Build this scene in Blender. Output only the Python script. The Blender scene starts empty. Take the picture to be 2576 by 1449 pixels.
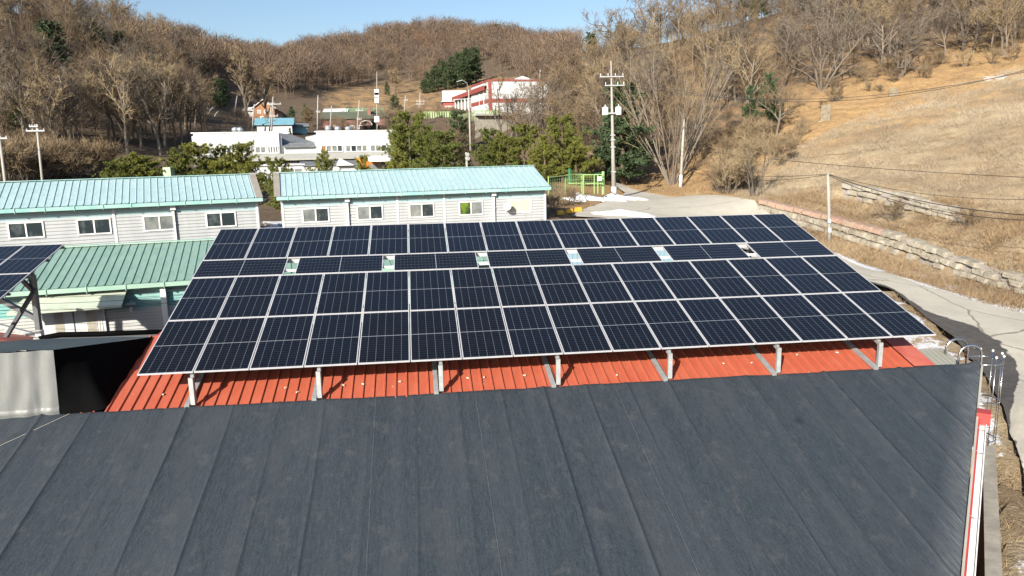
import bpy, math, random
import numpy as np
from mathutils import Vector, Matrix

# ------------------------------------------------------------------ camera, world, sun
SC = bpy.context.scene
COL = SC.collection
H = 10.0                                   # camera height above the datum
F_PX, PITCH, ROLL, CX, CY = 1883.0, .1874, -.0213, 1288.0, 724.5
FWD = np.array([0, math.cos(PITCH), -math.sin(PITCH)])
_r = np.array([1.0, 0, 0]); _u = np.cross(_r, FWD)
RGT = _r*math.cos(ROLL) + _u*math.sin(ROLL)
UPV = -_r*math.sin(ROLL) + _u*math.cos(ROLL)
cam_d = bpy.data.cameras.new('camera'); cam = bpy.data.objects.new('camera', cam_d); COL.objects.link(cam)
cam_d.sensor_width = 36; cam_d.lens = F_PX/2576*36; cam_d.clip_start = .1; cam_d.clip_end = 3000
cam.matrix_world = Matrix(((RGT[0], UPV[0], -FWD[0], 0), (RGT[1], UPV[1], -FWD[1], 0), (RGT[2], UPV[2], -FWD[2], H), (0, 0, 0, 1)))
SC.camera = cam

SUN_AZ, SUN_EL = math.radians(25), math.radians(26)       # light travels towards SUN_AZ
ldir = Vector((math.sin(SUN_AZ)*math.cos(SUN_EL), math.cos(SUN_AZ)*math.cos(SUN_EL), -math.sin(SUN_EL)))
sd = bpy.data.lights.new('sun', 'SUN'); sd.energy = 5.0; sd.angle = math.radians(.5); sd.color = (1, .93, .82)
sun = bpy.data.objects.new('sun', sd); COL.objects.link(sun); sun.rotation_euler = ldir.to_track_quat('-Z', 'Y').to_euler(); sun.location = (-60, -120, 70)
W = bpy.data.worlds.new('World'); SC.world = W; W.use_nodes = True
nt = W.node_tree; bg = nt.nodes['Background']
sky = nt.nodes.new('ShaderNodeTexSky'); sky.sky_type = 'NISHITA'; sky.sun_disc = False
sky.sun_elevation = SUN_EL; sky.sun_rotation = math.pi + SUN_AZ; sky.air_density = 1.0; sky.dust_density = 1.4; sky.ozone_density = 2.5
nt.links.new(sky.outputs[0], bg.inputs[0]); bg.inputs[1].default_value = .085
SC.view_settings.view_transform = 'Standard'; SC.view_settings.look = 'None'
SC.view_settings.exposure = .9; SC.view_settings.gamma = 1
SC.cycles.max_bounces = 5; SC.cycles.diffuse_bounces = 1; SC.cycles.glossy_bounces = 3
SC.render.film_transparent = False

def ray(x, y): return FWD + RGT*(x-CX)/F_PX - UPV*(y-CY)/F_PX
def at(x, y, Y):
    d = ray(x, y); p = d*Y/d[1]; p[2] += H; return p
def proj(P):
    P = np.asarray(P, float) - np.array([0, 0, H]); d = P@FWD; d = np.where(np.abs(d) < .01, .01, d)
    return CX + F_PX*(P@RGT)/d, CY - F_PX*(P@UPV)/d, P@FWD

# ------------------------------------------------------------------ helpers
class MB:
    def __init__(s): s.v = []; s.f = []; s.uv = None
    def add(s, vs, fs):
        n = len(s.v); s.v += [tuple(map(float, v)) for v in vs]; s.f += [tuple(i+n for i in f) for f in fs]; return s
    def box(s, x0, x1, y0, y1, z0, z1):
        return s.add([(x0,y0,z0),(x1,y0,z0),(x1,y1,z0),(x0,y1,z0),(x0,y0,z1),(x1,y0,z1),(x1,y1,z1),(x0,y1,z1)],
                     [(0,3,2,1),(4,5,6,7),(0,1,5,4),(1,2,6,5),(2,3,7,6),(3,0,4,7)])
    def obox(s, c, a, b, d):               # centre and three half axes
        c, a, b, d = [np.array(t, float) for t in (c, a, b, d)]
        vs = [c+i*a+j*b+k*d for k in (-1, 1) for i, j in ((-1,-1),(1,-1),(1,1),(-1,1))]
        return s.add(vs, [(0,3,2,1),(4,5,6,7),(0,1,5,4),(1,2,6,5),(2,3,7,6),(3,0,4,7)])
    def beam(s, p, q, w, h, up=(0, 0, 1)): # rectangular bar from p to q
        p, q = np.array(p, float), np.array(q, float); d = q-p; L = np.linalg.norm(d); d /= L
        a = np.cross(d, np.array(up, float)); n = np.linalg.norm(a)
        if n < 1e-4: a = np.cross(d, (0, 1, 0)); n = np.linalg.norm(a)
        a /= n; b = np.cross(a, d)
        return s.obox((p+q)/2, d*L/2, a*w/2, b*h/2)
    def tube(s, pts, r, n=8, cap=True):
        pts = [np.array(p, float) for p in pts]; m = len(pts)
        rs = r if hasattr(r, '__len__') else [r]*m
        vs = []; ref = None
        for i, p in enumerate(pts):
            d = pts[min(i+1, m-1)] - pts[max(i-1, 0)]; d = d/(np.linalg.norm(d)+1e-9)
            if ref is None: ref = np.array([1., 0, 0]) if abs(d[0]) < .8 else np.array([0, 1., 0])
            a = np.cross(d, ref); a /= np.linalg.norm(a)+1e-9; b = np.cross(d, a); ref = -np.cross(d, a)*0 + np.cross(a, d)
            for k in range(n):
                t = 2*math.pi*k/n; vs.append(p + rs[i]*(a*math.cos(t)+b*math.sin(t)))
        fs = [(i*n+k, i*n+(k+1) % n, (i+1)*n+(k+1) % n, (i+1)*n+k) for i in range(m-1) for k in range(n)]
        if cap and n > 2: fs += [tuple(range(n-1, -1, -1)), tuple((m-1)*n+k for k in range(n))]
        return s.add(vs, fs)
    def poly(s, pts): return s.add(pts, [tuple(range(len(pts)))])
    def slab(s, pts, off):                 # polygon pushed by off into a solid
        n = len(pts); off = np.array(off, float); a = [np.array(p, float) for p in pts]
        return s.add(a+[p+off for p in a], [tuple(range(n)), tuple(range(2*n-1, n-1, -1))] + [(i, i+n, (i+1) % n+n, (i+1) % n) for i in range(n)])
    def grid(s, P):                        # P: rows of points
        R = len(P); K = len(P[0])
        return s.add([p for row in P for p in row], [(i*K+j, i*K+j+1, (i+1)*K+j+1, (i+1)*K+j) for i in range(R-1) for j in range(K-1)])
    def mesh(s, name, m, smooth=False):
        me = bpy.data.meshes.new(name); me.from_pydata(s.v, [], s.f)
        me.materials.append(m)
        if smooth: me.polygons.foreach_set('use_smooth', [True]*len(me.polygons))
        me.update(); return me
    def build(s, name, m, parent=None, smooth=False):
        o = bpy.data.objects.new(name, s.mesh(name, m, smooth)); COL.objects.link(o)
        if parent is not None: o.parent = parent
        return o

def tag(o, label=None, cat=None, group=None, kind=None):
    if label: o['label'] = label
    if cat: o['category'] = cat
    if group: o['group'] = group
    if kind: o['kind'] = kind
    return o
def empty(name, loc, label, cat, group=None, rz=0):
    o = bpy.data.objects.new(name, None); COL.objects.link(o); o.location = tuple(loc); o.rotation_euler = (0, 0, rz); o.empty_display_size = .3
    return tag(o, label, cat, group)
def copy_tree(o, parent=None):
    c = o.copy(); COL.objects.link(c); c.parent = parent
    for ch in list(o.children): copy_tree(ch, c)
    return c
def tri_mesh(name, V, m, attr=None):       # V: (n,3,3) triangles
    n = len(V); me = bpy.data.meshes.new(name)
    me.vertices.add(n*3); me.vertices.foreach_set('co', np.ascontiguousarray(V, dtype=np.float32).ravel())
    me.loops.add(n*3); me.loops.foreach_set('vertex_index', np.arange(n*3, dtype=np.int32))
    me.polygons.add(n); me.polygons.foreach_set('loop_start', np.arange(0, n*3, 3, dtype=np.int32))
    me.polygons.foreach_set('loop_total', np.full(n, 3, dtype=np.int32))
    me.materials.append(m)
    if attr is not None:
        a = me.attributes.new('tint', 'FLOAT', 'POINT'); a.data.foreach_set('value', np.repeat(attr, 3).astype(np.float32))
    me.update(calc_edges=True); return me
def tri_obj(name, V, m, parent=None, attr=None):
    o = bpy.data.objects.new(name, tri_mesh(name, V, m, attr)); COL.objects.link(o)
    if parent is not None: o.parent = parent
    return o

# ------------------------------------------------------------------ materials
def S(r, g, b):                            # 0-255 display colour to linear
    f = lambda c: (c/255/12.92) if c < 10 else ((c/255+.055)/1.055)**2.4
    return (f(r), f(g), f(b), 1)
def L(r, g, b): return (r*.86, g*.86, b*.86, 1)
class NT:
    def __init__(s, name):
        s.m = bpy.data.materials.new(name); s.m.use_nodes = True; s.t = s.m.node_tree; s.b = s.t.nodes['Principled BSDF']
    def n(s, typ, **k):
        x = s.t.nodes.new('ShaderNode'+typ)
        for a, v in k.items(): setattr(x, a, v)
        return x
    def l(s, a, b): s.t.links.new(a, b)
    def co(s, kind='Object', scale=(1, 1, 1), rot=(0, 0, 0)):
        c = s.n('TexCoord'); m = s.n('Mapping'); m.inputs['Scale'].default_value = scale; m.inputs['Rotation'].default_value = rot; s.l(c.outputs[kind], m.inputs[0]); return m.outputs[0]
    def noise(s, co, scale, detail=4, rough=.6, dist=0):
        x = s.n('TexNoise'); x.inputs['Scale'].default_value = scale; x.inputs['Detail'].default_value = detail; x.inputs['Roughness'].default_value = rough; x.inputs['Distortion'].default_value = dist; s.l(co, x.inputs['Vector']); return x.outputs['Fac']
    def ramp(s, fac, a, b, lo=0, hi=1):
        x = s.n('MapRange'); x.clamp = True; x.inputs[1].default_value = a; x.inputs[2].default_value = b; x.inputs[3].default_value = lo; x.inputs[4].default_value = hi; s.l(fac, x.inputs[0]); return x.outputs[0]
    def mix(s, fac, a, b, blend='MIX'):
        x = s.n('Mix', data_type='RGBA', blend_type=blend)
        for v, i in ((fac, 0), (a, 6), (b, 7)):
            if isinstance(v, (int, float)): x.inputs[i].default_value = v
            elif isinstance(v, tuple): x.inputs[i].default_value = v
            else: s.l(v, x.inputs[i])
        return x.outputs[2]
    def math(s, op, a, b=0.0):
        x = s.n('Math', operation=op)
        for i, v in ((0, a), (1, b)):
            if isinstance(v, (int, float)): x.inputs[i].default_value = v
            else: s.l(v, x.inputs[i])
        return x.outputs[0]
    def bump(s, h, strength=.3, dist=.02):
        x = s.n('Bump'); x.inputs['Strength'].default_value = strength; x.inputs['Distance'].default_value = dist; s.l(h, x.inputs['Height']); s.l(x.outputs[0], s.b.inputs['Normal'])
    def out(s, col, rough=.7, metal=0, spec=.5):
        if isinstance(col, tuple): s.b.inputs['Base Color'].default_value = col
        else: s.l(col, s.b.inputs['Base Color'])
        if isinstance(rough, (int, float)): s.b.inputs['Roughness'].default_value = rough
        else: s.l(rough, s.b.inputs['Roughness'])
        s.b.inputs['Metallic'].default_value = metal; s.b.inputs['Specular IOR Level'].default_value = spec
        return s.m
def mat(name, a, b=None, scale=3, rough=.7, metal=0, spec=.5, stretch=(1, 1, 1), lo=.35, hi=.65, bump=0, fine=None, rand=0):
    t = NT(name); c = t.co('Object', stretch)
    b = b or tuple(x*.75 for x in a[:3])+(1,)
    col = t.mix(t.ramp(t.noise(c, scale, 6, .65), lo, hi), a, b)
    if fine: col = t.mix(t.ramp(t.noise(c, fine, 3, .7), .4, .7, 0, .35), col, tuple(x*.55 for x in a[:3])+(1,))
    if rand:
        oi = t.n('ObjectInfo'); col = t.mix(t.ramp(oi.outputs['Random'], 0, 1, 0, rand), col, tuple(x*.45 for x in a[:3])+(1,))
    if bump: t.bump(t.noise(c, scale*6, 4, .7), bump, .02)
    return t.out(col, rough, metal, spec)

M = {}
M['galv'] = mat('galvanised_steel', L(.46, .48, .48), L(.34, .36, .37), 6, .5, .35, bump=.05)
M['dark_steel'] = mat('dark_steel', L(.16, .17, .18), L(.10, .11, .12), 4, .5, .4)
M['chrome'] = mat('stainless_steel', L(.75, .75, .75), L(.6, .6, .6), 4, .18, 1)
M['alu'] = mat('aluminium_frame', L(.62, .62, .64), L(.55, .55, .57), 3, .5, .2)
M['white'] = mat('white_paint', L(.8, .8, .78), L(.68, .68, .66), 2, .5, lo=.4, hi=.8)
M['cream'] = mat('cream_paint', L(.72, .68, .55), L(.6, .56, .44), 2, .6)
M['red_trim'] = mat('red_trim', L(.5, .05, .045), L(.4, .05, .04), 3, .5)
M['concrete'] = mat('weathered_concrete', L(.42, .39, .33), L(.26, .24, .2), 2.2, .9, bump=.3, fine=14)
M['pole'] = mat('pole_concrete', L(.42, .40, .36), L(.3, .28, .25), 1.2, .85, stretch=(1, 1, .3))
M['porcelain'] = mat('porcelain', L(.7, .7, .68), None, 3, .3)
M['wire'] = mat('cable_rubber', L(.03, .03, .03), None, 3, .6)
M['black'] = mat('black_and_painted_shade', L(.004, .004, .0045), L(.003, .003, .003), 5, .8, bump=.2, spec=.04)  # plain black, and the painted shade of the shelter's side
M['green_paint'] = mat('bright_green_paint', L(.34, .52, .2), L(.26, .42, .14), 4, .5)
M['dgreen_paint'] = mat('deep_green_paint', L(.03, .2, .1), None, 4, .5)
M['yellow'] = mat('yellow_paint', L(.75, .45, .03), L(.55, .33, .04), 5, .6)
M['orange'] = mat('orange_steel', L(.72, .26, .03), L(.6, .2, .02), 3, .5)
M['slate_roof'] = mat('grey_roof', L(.2, .21, .22), L(.14, .15, .16), 2, .7)
M['grey_sheet'] = mat('grey_sheet', L(.42, .42, .38), L(.36, .36, .32), 1.5, .7)
M['white_wall'] = mat('white_panel_wall', L(.66, .68, .69), L(.58, .60, .62), .6, .5, lo=.4, hi=.9)
M['brick_orange'] = mat('orange_brick', L(.42, .22, .11), L(.34, .17, .09), 2, .9, fine=8)
M['brick_red'] = mat('dull_red_brick', L(.3, .15, .12), L(.22, .11, .09), 2, .9, fine=8)
M['school_red'] = mat('school_red', L(.36, .07, .06), L(.28, .06, .05), 1, .7)
M['blue_roof'] = mat('blue_roof', L(.2, .42, .5), L(.16, .34, .42), 1.5, .6)
M['green_roof_far'] = mat('moss_green_roof', L(.12, .14, .09), L(.09, .1, .07), 1.5, .8)
M['glass_dark'] = mat('window_glass', L(.03, .04, .045), L(.16, .18, .18), 1.6, .12, lo=.5, hi=.75, stretch=(1, 1, .6))
M['glass_pale'] = mat('curtained_glass', L(.3, .31, .29), L(.12, .14, .14), 1.2, .15)
M['glass_cream'] = mat('cream_blind', L(.68, .62, .48), L(.6, .55, .42), 2, .3)
M['cloth_thread'] = mat('cloth_thread', L(.3, .32, .33), None, 3, .8)
M['vent'] = mat('vent_metal', L(.6, .64, .66), L(.45, .5, .54), 4, .35, .5)
M['stone'] = mat('pale_stone', L(.38, .345, .275), L(.22, .195, .15), 1.6, .9, bump=.4)
M['tank'] = mat('transformer_paint', L(.78, .78, .78), L(.7, .7, .7), 3, .5)

def panel_material():
    t = NT('solar_cells'); uv = t.n('UVMap').outputs[0]; sp = t.n('SeparateXYZ'); t.l(uv, sp.inputs[0])
    def line(x, w):                        # thin line at integers
        f = t.math('FRACT', x); d = t.math('MINIMUM', f, t.math('SUBTRACT', 1.0, f)); return t.math('LESS_THAN', d, w)
    u, v = sp.outputs[0], sp.outputs[1]
    lu = line(u, .022); lv = line(v, .03); mid = t.math('LESS_THAN', t.math('ABSOLUTE', t.math('SUBTRACT', v, 12.0)), .11)
    nz = t.noise(t.co('Object', (1, 1, 1)), 1.3, 2)
    oi = t.n('ObjectInfo')
    base = t.mix(t.ramp(nz, .3, .7), L(.004, .0045, .006), L(.006, .007, .010))
    base = t.mix(t.ramp(oi.outputs['Random'], 0, 1, 0, .5), base, L(.005, .0075, .016))
    c = t.mix(t.math('MULTIPLY', lv, .09), base, L(.5, .55, .6))
    c = t.mix(t.math('MULTIPLY', lu, .2), c, L(.55, .6, .66))
    c = t.mix(t.math('MULTIPLY', mid, .38), c, L(.6, .64, .7))
    return t.out(c, .12, 0, .28)
M['cells'] = panel_material()

def siding_material(name, zsplit, top, low, pitch=.17):
    t = NT(name); c = t.n('TexCoord').outputs['Object']; sp = t.n('SeparateXYZ'); t.l(c, sp.inputs[0])
    wob = t.noise(t.co('Object', (.25, 1, 1)), 2.5, 4)
    z = t.math('ADD', sp.outputs[2], t.math('MULTIPLY', t.math('SUBTRACT', wob, .5), .22))
    col = t.mix(t.ramp(z, zsplit-.02, zsplit+.02), low, top)
    grime = t.ramp(t.noise(t.co('Object', (1.5, 1, .35)), 1.1, 5, .7), .42, .75, 0, .5)
    col = t.mix(grime, col, tuple(x*.7 for x in low[:3])+(1,))
    fr = t.math('FRACT', t.math('DIVIDE', sp.outputs[2], pitch))
    t.bump(t.ramp(fr, 0, .15), .9, .02)
    seam = t.math('LESS_THAN', fr, .1)
    col = t.mix(t.math('MULTIPLY', seam, .35), col, tuple(x*.45 for x in low[:3])+(1,))
    return t.out(col, .55)
M['teal_roof'] = mat('pale_teal_sheet', L(.36, .52, .545), L(.42, .57, .59), .8, .5, stretch=(1, .3, 1), lo=.3, hi=.7, bump=0, fine=6)
M['teal_trim'] = mat('teal_trim', L(.25, .52, .48), L(.4, .58, .55), 1.2, .5)
M['green_sheet'] = mat('green_sheet_roof', L(.2, .335, .275), L(.26, .39, .33), .8, .5, stretch=(1, .3, 1), lo=.3, hi=.7, fine=5)
M['green_trim'] = mat('pale_green_trim', L(.36, .52, .42), L(.28, .45, .36), 1.2, .5)
M['brown_trim'] = mat('grey_brown_trim', L(.34, .3, .26), L(.27, .24, .21), 2, .6)

def red_roof_material():
    t = NT('red_roof_sheet'); c = t.co('Object', (1, .35, 1))
    a = t.noise(c, 3, 6, .7); b = t.noise(t.co('Object'), 22, 4, .7)
    col = t.mix(t.ramp(a, .35, .7), L(.42, .088, .046), L(.48, .125, .07))
    col = t.mix(t.ramp(b, .5, .75, 0, .5), col, L(.36, .07, .035))
    col = t.mix(t.ramp(t.noise(t.co('Object'), 5, 5, .6), .70, .73, 0, .6), col, L(.6, .5, .38))
    return t.out(col, .6)
M['red_roof'] = red_roof_material()

def fabric_material():
    t = NT('shade_fabric'); uv = t.n('UVMap').outputs[0]
    def C(sx, sy, rz=0):
        m = t.n('Mapping'); m.inputs['Scale'].default_value = (sx, sy, 1); m.inputs['Rotation'].default_value = (0, 0, rz); t.l(uv, m.inputs[0]); return m.outputs[0]
    f1 = t.noise(C(1, .10), 30, 6, .75); f2 = t.noise(C(1, .5, .5), 55, 3, .8); f3 = t.noise(C(1, .4, -.45), 16, 6, .85); big = t.noise(C(1, .3), .9, 6, .7); lap = t.noise(C(1.0, .02), 2.1, 3, .6); blot = t.noise(C(1, .8), 2.2, 7, .75)
    col = t.mix(t.ramp(f1, .34, .66), L(.014, .021, .028), L(.046, .059, .073))
    col = t.mix(t.ramp(f2, .45, .70, 0, .6), col, L(.082, .098, .118))
    col = t.mix(t.ramp(f3, .44, .66, 0, .65), col, L(.020, .026, .034))
    col = t.mix(t.ramp(lap, .45, .62, 0, .2), col, L(.075, .085, .098))
    col = t.mix(t.ramp(big, .5, .72, 0, .5), col, L(.062, .070, .075))
    col = t.mix(t.ramp(blot, .55, .70, 0, .5), col, L(.098, .103, .098))
    fr = t.noise(C(9, .25), 9, 2, .5); edge = t.n('Attribute', attribute_name='fray')
    col = t.mix(t.math('MULTIPLY', edge.outputs['Fac'], t.ramp(fr, .47, .6, .1, .75)), col, L(.24, .25, .25))
    sm_ = t.n('Attribute', attribute_name='seam'); col = t.mix(t.math('MULTIPLY', sm_.outputs['Fac'], .5), col, L(.016, .022, .032))
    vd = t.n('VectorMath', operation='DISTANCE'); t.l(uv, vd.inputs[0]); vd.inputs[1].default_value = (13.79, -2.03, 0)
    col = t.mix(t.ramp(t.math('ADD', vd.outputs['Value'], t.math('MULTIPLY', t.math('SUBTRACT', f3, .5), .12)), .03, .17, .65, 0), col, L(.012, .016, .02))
    t.bump(f2, .4, .012)
    return t.out(col, .7, 0, .3)
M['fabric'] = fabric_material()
M['tarp_dark'] = mat('dark_tarp', L(.05, .06, .065), L(.035, .042, .048), 1.5, .5, stretch=(.4, 1, 1), bump=.1)
M['tarp_sunlit'] = mat('sunlit_tarp', L(.24, .25, .245), L(.16, .17, .168), .9, .38, .1, stretch=(2.2, 1, .5), bump=.15, fine=60)  # the front's sun sheen is put into a paler tarp colour

def twig_material(name, a, b, attr=False, amt=1.0):
    t = NT(name)
    if attr: r = t.n('Attribute', attribute_name='tint').outputs['Fac']
    else: r = t.n('ObjectInfo').outputs['Random']
    col = t.mix(t.ramp(r, 0, 1, 0, amt), a, b)
    col = t.mix(t.ramp(t.noise(t.co('Object'), 1.2, 3), .35, .65, 0, .35), col, tuple(x*.6 for x in a[:3])+(1,))
    return t.out(col, .85, 0, .2)
M['bark'] = twig_material('grey_bark', L(.20, .165, .13), L(.13, .11, .09))
M['twig'] = twig_material('brown_twigs', L(.25, .18, .11), L(.17, .122, .08))
M['twig_pale'] = twig_material('straw_twigs', L(.34, .26, .155), L(.26, .195, .12))
M['bark_pale'] = twig_material('pale_bark', L(.28, .235, .185), L(.2, .17, .14))
M['twig_grey'] = twig_material('grey_twigs', L(.21, .175, .135), L(.15, .125, .10))
M['twig_dark'] = twig_material('dark_twigs', L(.13, .10, .08), L(.09, .072, .06))
M['twig_bright'] = twig_material('bright_stems', L(.50, .42, .32), L(.40, .33, .25))
M['understorey'] = twig_material('understorey_twigs', L(.08, .058, .04), L(.21, .148, .09), True)
M['far_wood'] = twig_material('far_wood', L(.11, .083, .068), L(.27, .19, .125), True)
M['rust_leaf'] = twig_material('rust_leaves', L(.30, .13, .06), L(.24, .11, .05), False)
M['needle'] = twig_material('pine_needles', L(.20, .205, .042), L(.11, .135, .034))
M['needle_dark'] = twig_material('dark_needles', L(.065, .105, .05), L(.09, .12, .055))
M['needle_dark_far'] = twig_material('far_needles', L(.05, .075, .038), L(.085, .1, .045), True)
M['pine_bark'] = mat('pine_bark', L(.2, .13, .09), L(.12, .09, .07), 3, .9)
M['straw'] = twig_material('dry_straw', L(.56, .47, .34), L(.24, .18, .12), True)
M['brush'] = twig_material('dry_brush', L(.17, .115, .07), L(.46, .33, .19), True)

def ground_material():
    t = NT('winter_ground'); z = t.n('Attribute', attribute_name='zone'); sp = t.n('SeparateColor'); t.l(z.outputs['Color'], sp.inputs[0])
    c = t.co('Object'); n1 = t.noise(c, .35, 6, .7); n2 = t.noise(c, 2.2, 6, .75); n3 = t.noise(c, 9, 4, .7)
    base = t.mix(t.ramp(n2, .35, .65), L(.17, .125, .085), L(.10, .075, .055))
    lit = t.mix(t.ramp(n1, .38, .62), L(.52, .335, .155), L(.36, .235, .12)); lit = t.mix(t.ramp(n2, .46, .66, 0, .8), lit, L(.24, .15, .075)); lit = t.mix(t.ramp(n3, .52, .7, 0, .6), lit, L(.6, .38, .17))
    stw = t.mix(t.ramp(n1, .38, .62), L(.46, .365, .23), L(.30, .21, .12)); stw = t.mix(t.ramp(n2, .48, .7, 0, .7), stw, L(.22, .165, .11)); stw = t.mix(t.ramp(n3, .5, .68, 0, .5), stw, L(.56, .46, .32))
    e = t.math('SUBTRACT', n1, .5)
    w = lambda i, k=.9: t.ramp(t.math('ADD', sp.outputs[i], t.math('MULTIPLY', e, k)), .4, .6)
    col = t.mix(w(1), base, lit); col = t.mix(w(0), col, stw)
    sn = t.ramp(t.math('ADD', sp.outputs[2], t.math('MULTIPLY', t.math('SUBTRACT', t.noise(c, .9, 7, .72), .5), 1.5)), .52, .58)
    col = t.mix(sn, col, t.mix(t.ramp(n2, .4, .7), L(.82, .83, .85), L(.62, .62, .62)))
    t.bump(n3, .8, .12)
    return t.out(col, .9, 0, .15)
M['ground'] = ground_material()
M['snow'] = mat('old_snow', L(.85, .86, .88), L(.7, .71, .73), 3, .6, bump=.3)

def road_material():
    t = NT('road_surface'); a = t.n('UVMap').outputs[0]; sp = t.n('SeparateXYZ'); t.l(a, sp.inputs[0]); c = t.co('Object')
    n1 = t.noise(c, .5, 6, .7); n2 = t.noise(c, 3, 5, .7)
    con = t.mix(t.ramp(n1, .35, .65), L(.56, .52, .43), L(.47, .435, .36)); con = t.mix(t.ramp(n2, .55, .75, 0, .4), con, L(.28, .25, .2))
    vr = t.n('TexVoronoi', feature='DISTANCE_TO_EDGE'); vr.inputs['Scale'].default_value = .16
    wp = t.n('Mix', data_type='VECTOR'); wp.inputs[0].default_value = .35; t.l(c, wp.inputs[4]); nz = t.n('TexNoise'); nz.inputs['Scale'].default_value = .8; nz.inputs['Detail'].default_value = 5; t.l(c, nz.inputs['Vector']); t.l(nz.outputs['Color'], wp.inputs[5]); t.l(wp.outputs[1], vr.inputs['Vector'])
    crk = t.math('LESS_THAN', vr.outputs['Distance'], .004)
    con = t.mix(t.math('MULTIPLY', crk, .6), con, L(.1, .085, .07))
    asp = t.mix(t.ramp(n2, .4, .7), L(.075, .068, .062), L(.115, .105, .095))
    # asphalt apron along the near edge, widening towards the viewer: u across (0 near edge), v along in metres
    lim = t.n('FloatCurve')
    cv = lim.mapping.curves[0]
    for k, (x, y) in enumerate([(0, .0), (.20, .0), (.218, .10), (.232, .36), (.25, .46), (.275, .46), (.295, .36), (.32, .22), (.36, .12), (.46, .05), (.62, .02), (1, .0)]):
        if k < 2: cv.points[0 if k == 0 else 1].location = (x, y) if k == 0 else (1, 0)
        if 1 <= k < 11: cv.points.new(x, y)
    lim.mapping.update()
    t.l(t.math('DIVIDE', sp.outputs[1], 100.0), lim.inputs['Value'])
    edge = t.math('SUBTRACT', t.math('MULTIPLY', lim.outputs[0], .78), sp.outputs[0])
    edge = t.math('ADD', edge, t.math('MULTIPLY', t.math('SUBTRACT', t.noise(t.co('Object', (1, 1, 1)), .7, 6, .65), .5), .24))
    col = t.mix(t.ramp(edge, 0, .015), con, asp)
    t.bump(n2, .2, .02)
    return t.out(col, .85, 0, .3)
M['road'] = road_material()

# ------------------------------------------------------------------ terrain
TP = [(2576,950,24.0),(2400,850,28.2),(2330,800,31),(2245,730,36),(2540,1100,19),(2576,1230,16.3),(2576,790,31.8),(2380,735,35.5),(2250,690,39.5),(2090,630,46.3),
 (1920,552,59),(1700,497,71.5),(1590,482,77),(1545,497,68),(1450,548,50.5),(1640,548,52),(1385,548,46),(1400,520,56),(1480,490,64),
 (0,455,62),(100,440,72),(330,430,75),(200,390,85),(60,310,95),(60,220,110),(60,140,124),(0,80,140),(150,110,150),(330,120,190),(500,160,210),(650,185,230),
 (1080,92,350),(900,122,330),(1250,112,320),(1400,140,300),(740,160,300),(850,215,250),(1000,170,280),(1000,240,200),(820,265,185),(1150,210,235),(1200,260,170),
 (400,340,112),(550,335,115),(300,250,122),(450,265,140),(560,285,150),(640,180,240),(200,200,118),(200,300,102),
 (500,445,88),(1000,440,98),(720,336,125),(650,305,165),(900,325,150),(900,290,178),(1115,288,150),(1260,294,138),(1240,347,124),
 (1400,425,85),(1300,432,80),(1500,447,84),(1570,465,86),(1690,458,83),(1650,400,93),(1650,310,106),(1650,220,122),(1610,140,138),(1540,165,165),(1440,260,140),(1400,340,110),
 (1800,80,138),(2000,40,138),(1900,480,64),(1900,400,75),(2000,310,86),(2060,295,86),(2233,248,90),(2050,210,102),(2300,172,104),(2560,160,92),(2300,350,68),(2576,300,66),
 (2400,470,55),(2576,470,50),(2576,600,41),(2330,590,47.5),(2180,535,54.3),(2000,490,61),(2400,60,128),(2560,50,122),(2200,80,128),(2300,-60,150),(1712,473,78),(1750,440,82),(1800,470,72),
 (2040,470,64)]
WALLS = [([(1912,499,58.5),(2095,543,53),(2252,584,47.5),(2401,640,42.5),(2590,700,37.5)], [(1908,542,58),(2088,590,52),(2255,643,46.5),(2401,690,41.5),(2590,745,36.8)]),
         ([(2117,459,57.5),(2270,484,53),(2420,524,49)], [(2125,502,56.8),(2270,524,52.3),(2420,560,48.3)])]
pts = [at(*t) for t in TP]
for tops, bots in WALLS:
    for a_, b_ in ((tops, 0), (bots, 1)):
        for k in range(len(a_)-1):
            for t in np.linspace(0, 1, 7 if k == len(a_)-2 else 6, endpoint=k == len(a_)-2):
                p = at(*a_[k])*(1-t)+at(*a_[k+1])*t; p[1] += (.95 if b_ == 0 else -.75); p[2] += (-.12 if b_ == 0 else -.05); pts.append(p)
pts += [np.array(p, float) for p in [(-40,5,.4),(0,8,.5),(-30,20,.6),(-10,24,1.0),(6,26,1.2),(-25,29,2.2),(30,0,2.2),(10,8,2.3),(14,20,2.4),(60,10,6),(70,30,12),(10,0,2.2),
 (-13.5,41,4.6),(2,46,5.2),(-22,37,3.8),(-34,32,3.2),(-10,62,5.6),(5,62,5.7),(-30,62,5.4),(-60,58,6.5),(-80,80,14),(-120,110,34),(-150,150,46),(-110,180,42),(-90,260,36),(-150,280,40),
 (-60,420,40),(60,440,40),(160,400,50),(120,300,52),(90,200,46),(120,140,44),(110,90,30),(95,60,20),(80,180,40),(170,160,55),(-250,100,50),(-250,300,45),(260,100,60),(280,350,60),(-250,460,35),(0,470,20),(250,460,40)]]
pts += [np.array([8.47+.525*a_+.85*o_, 12.11+.851*a_-.525*o_, 2.2]) for a_ in np.linspace(-9, 7.5, 9) for o_ in (-.2, .8, 2.2)]
pts = np.array(pts)
def tps_fit(P, lam=2.0):
    n = len(P); d = np.sqrt(((P[:, None, :2]-P[None, :, :2])**2).sum(-1)); K = d            # linear kernel: no overshoot
    A = np.zeros((n+3, n+3)); A[:n, :n] = -K + np.eye(n)*lam*.05; A[:n, n] = 1; A[:n, n+1:] = P[:, :2]; A[n, :n] = 1; A[n+1:, :n] = P[:, :2].T
    b = np.zeros(n+3); b[:n] = P[:, 2]; return np.linalg.solve(A, b)
TW = tps_fit(pts)
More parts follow.
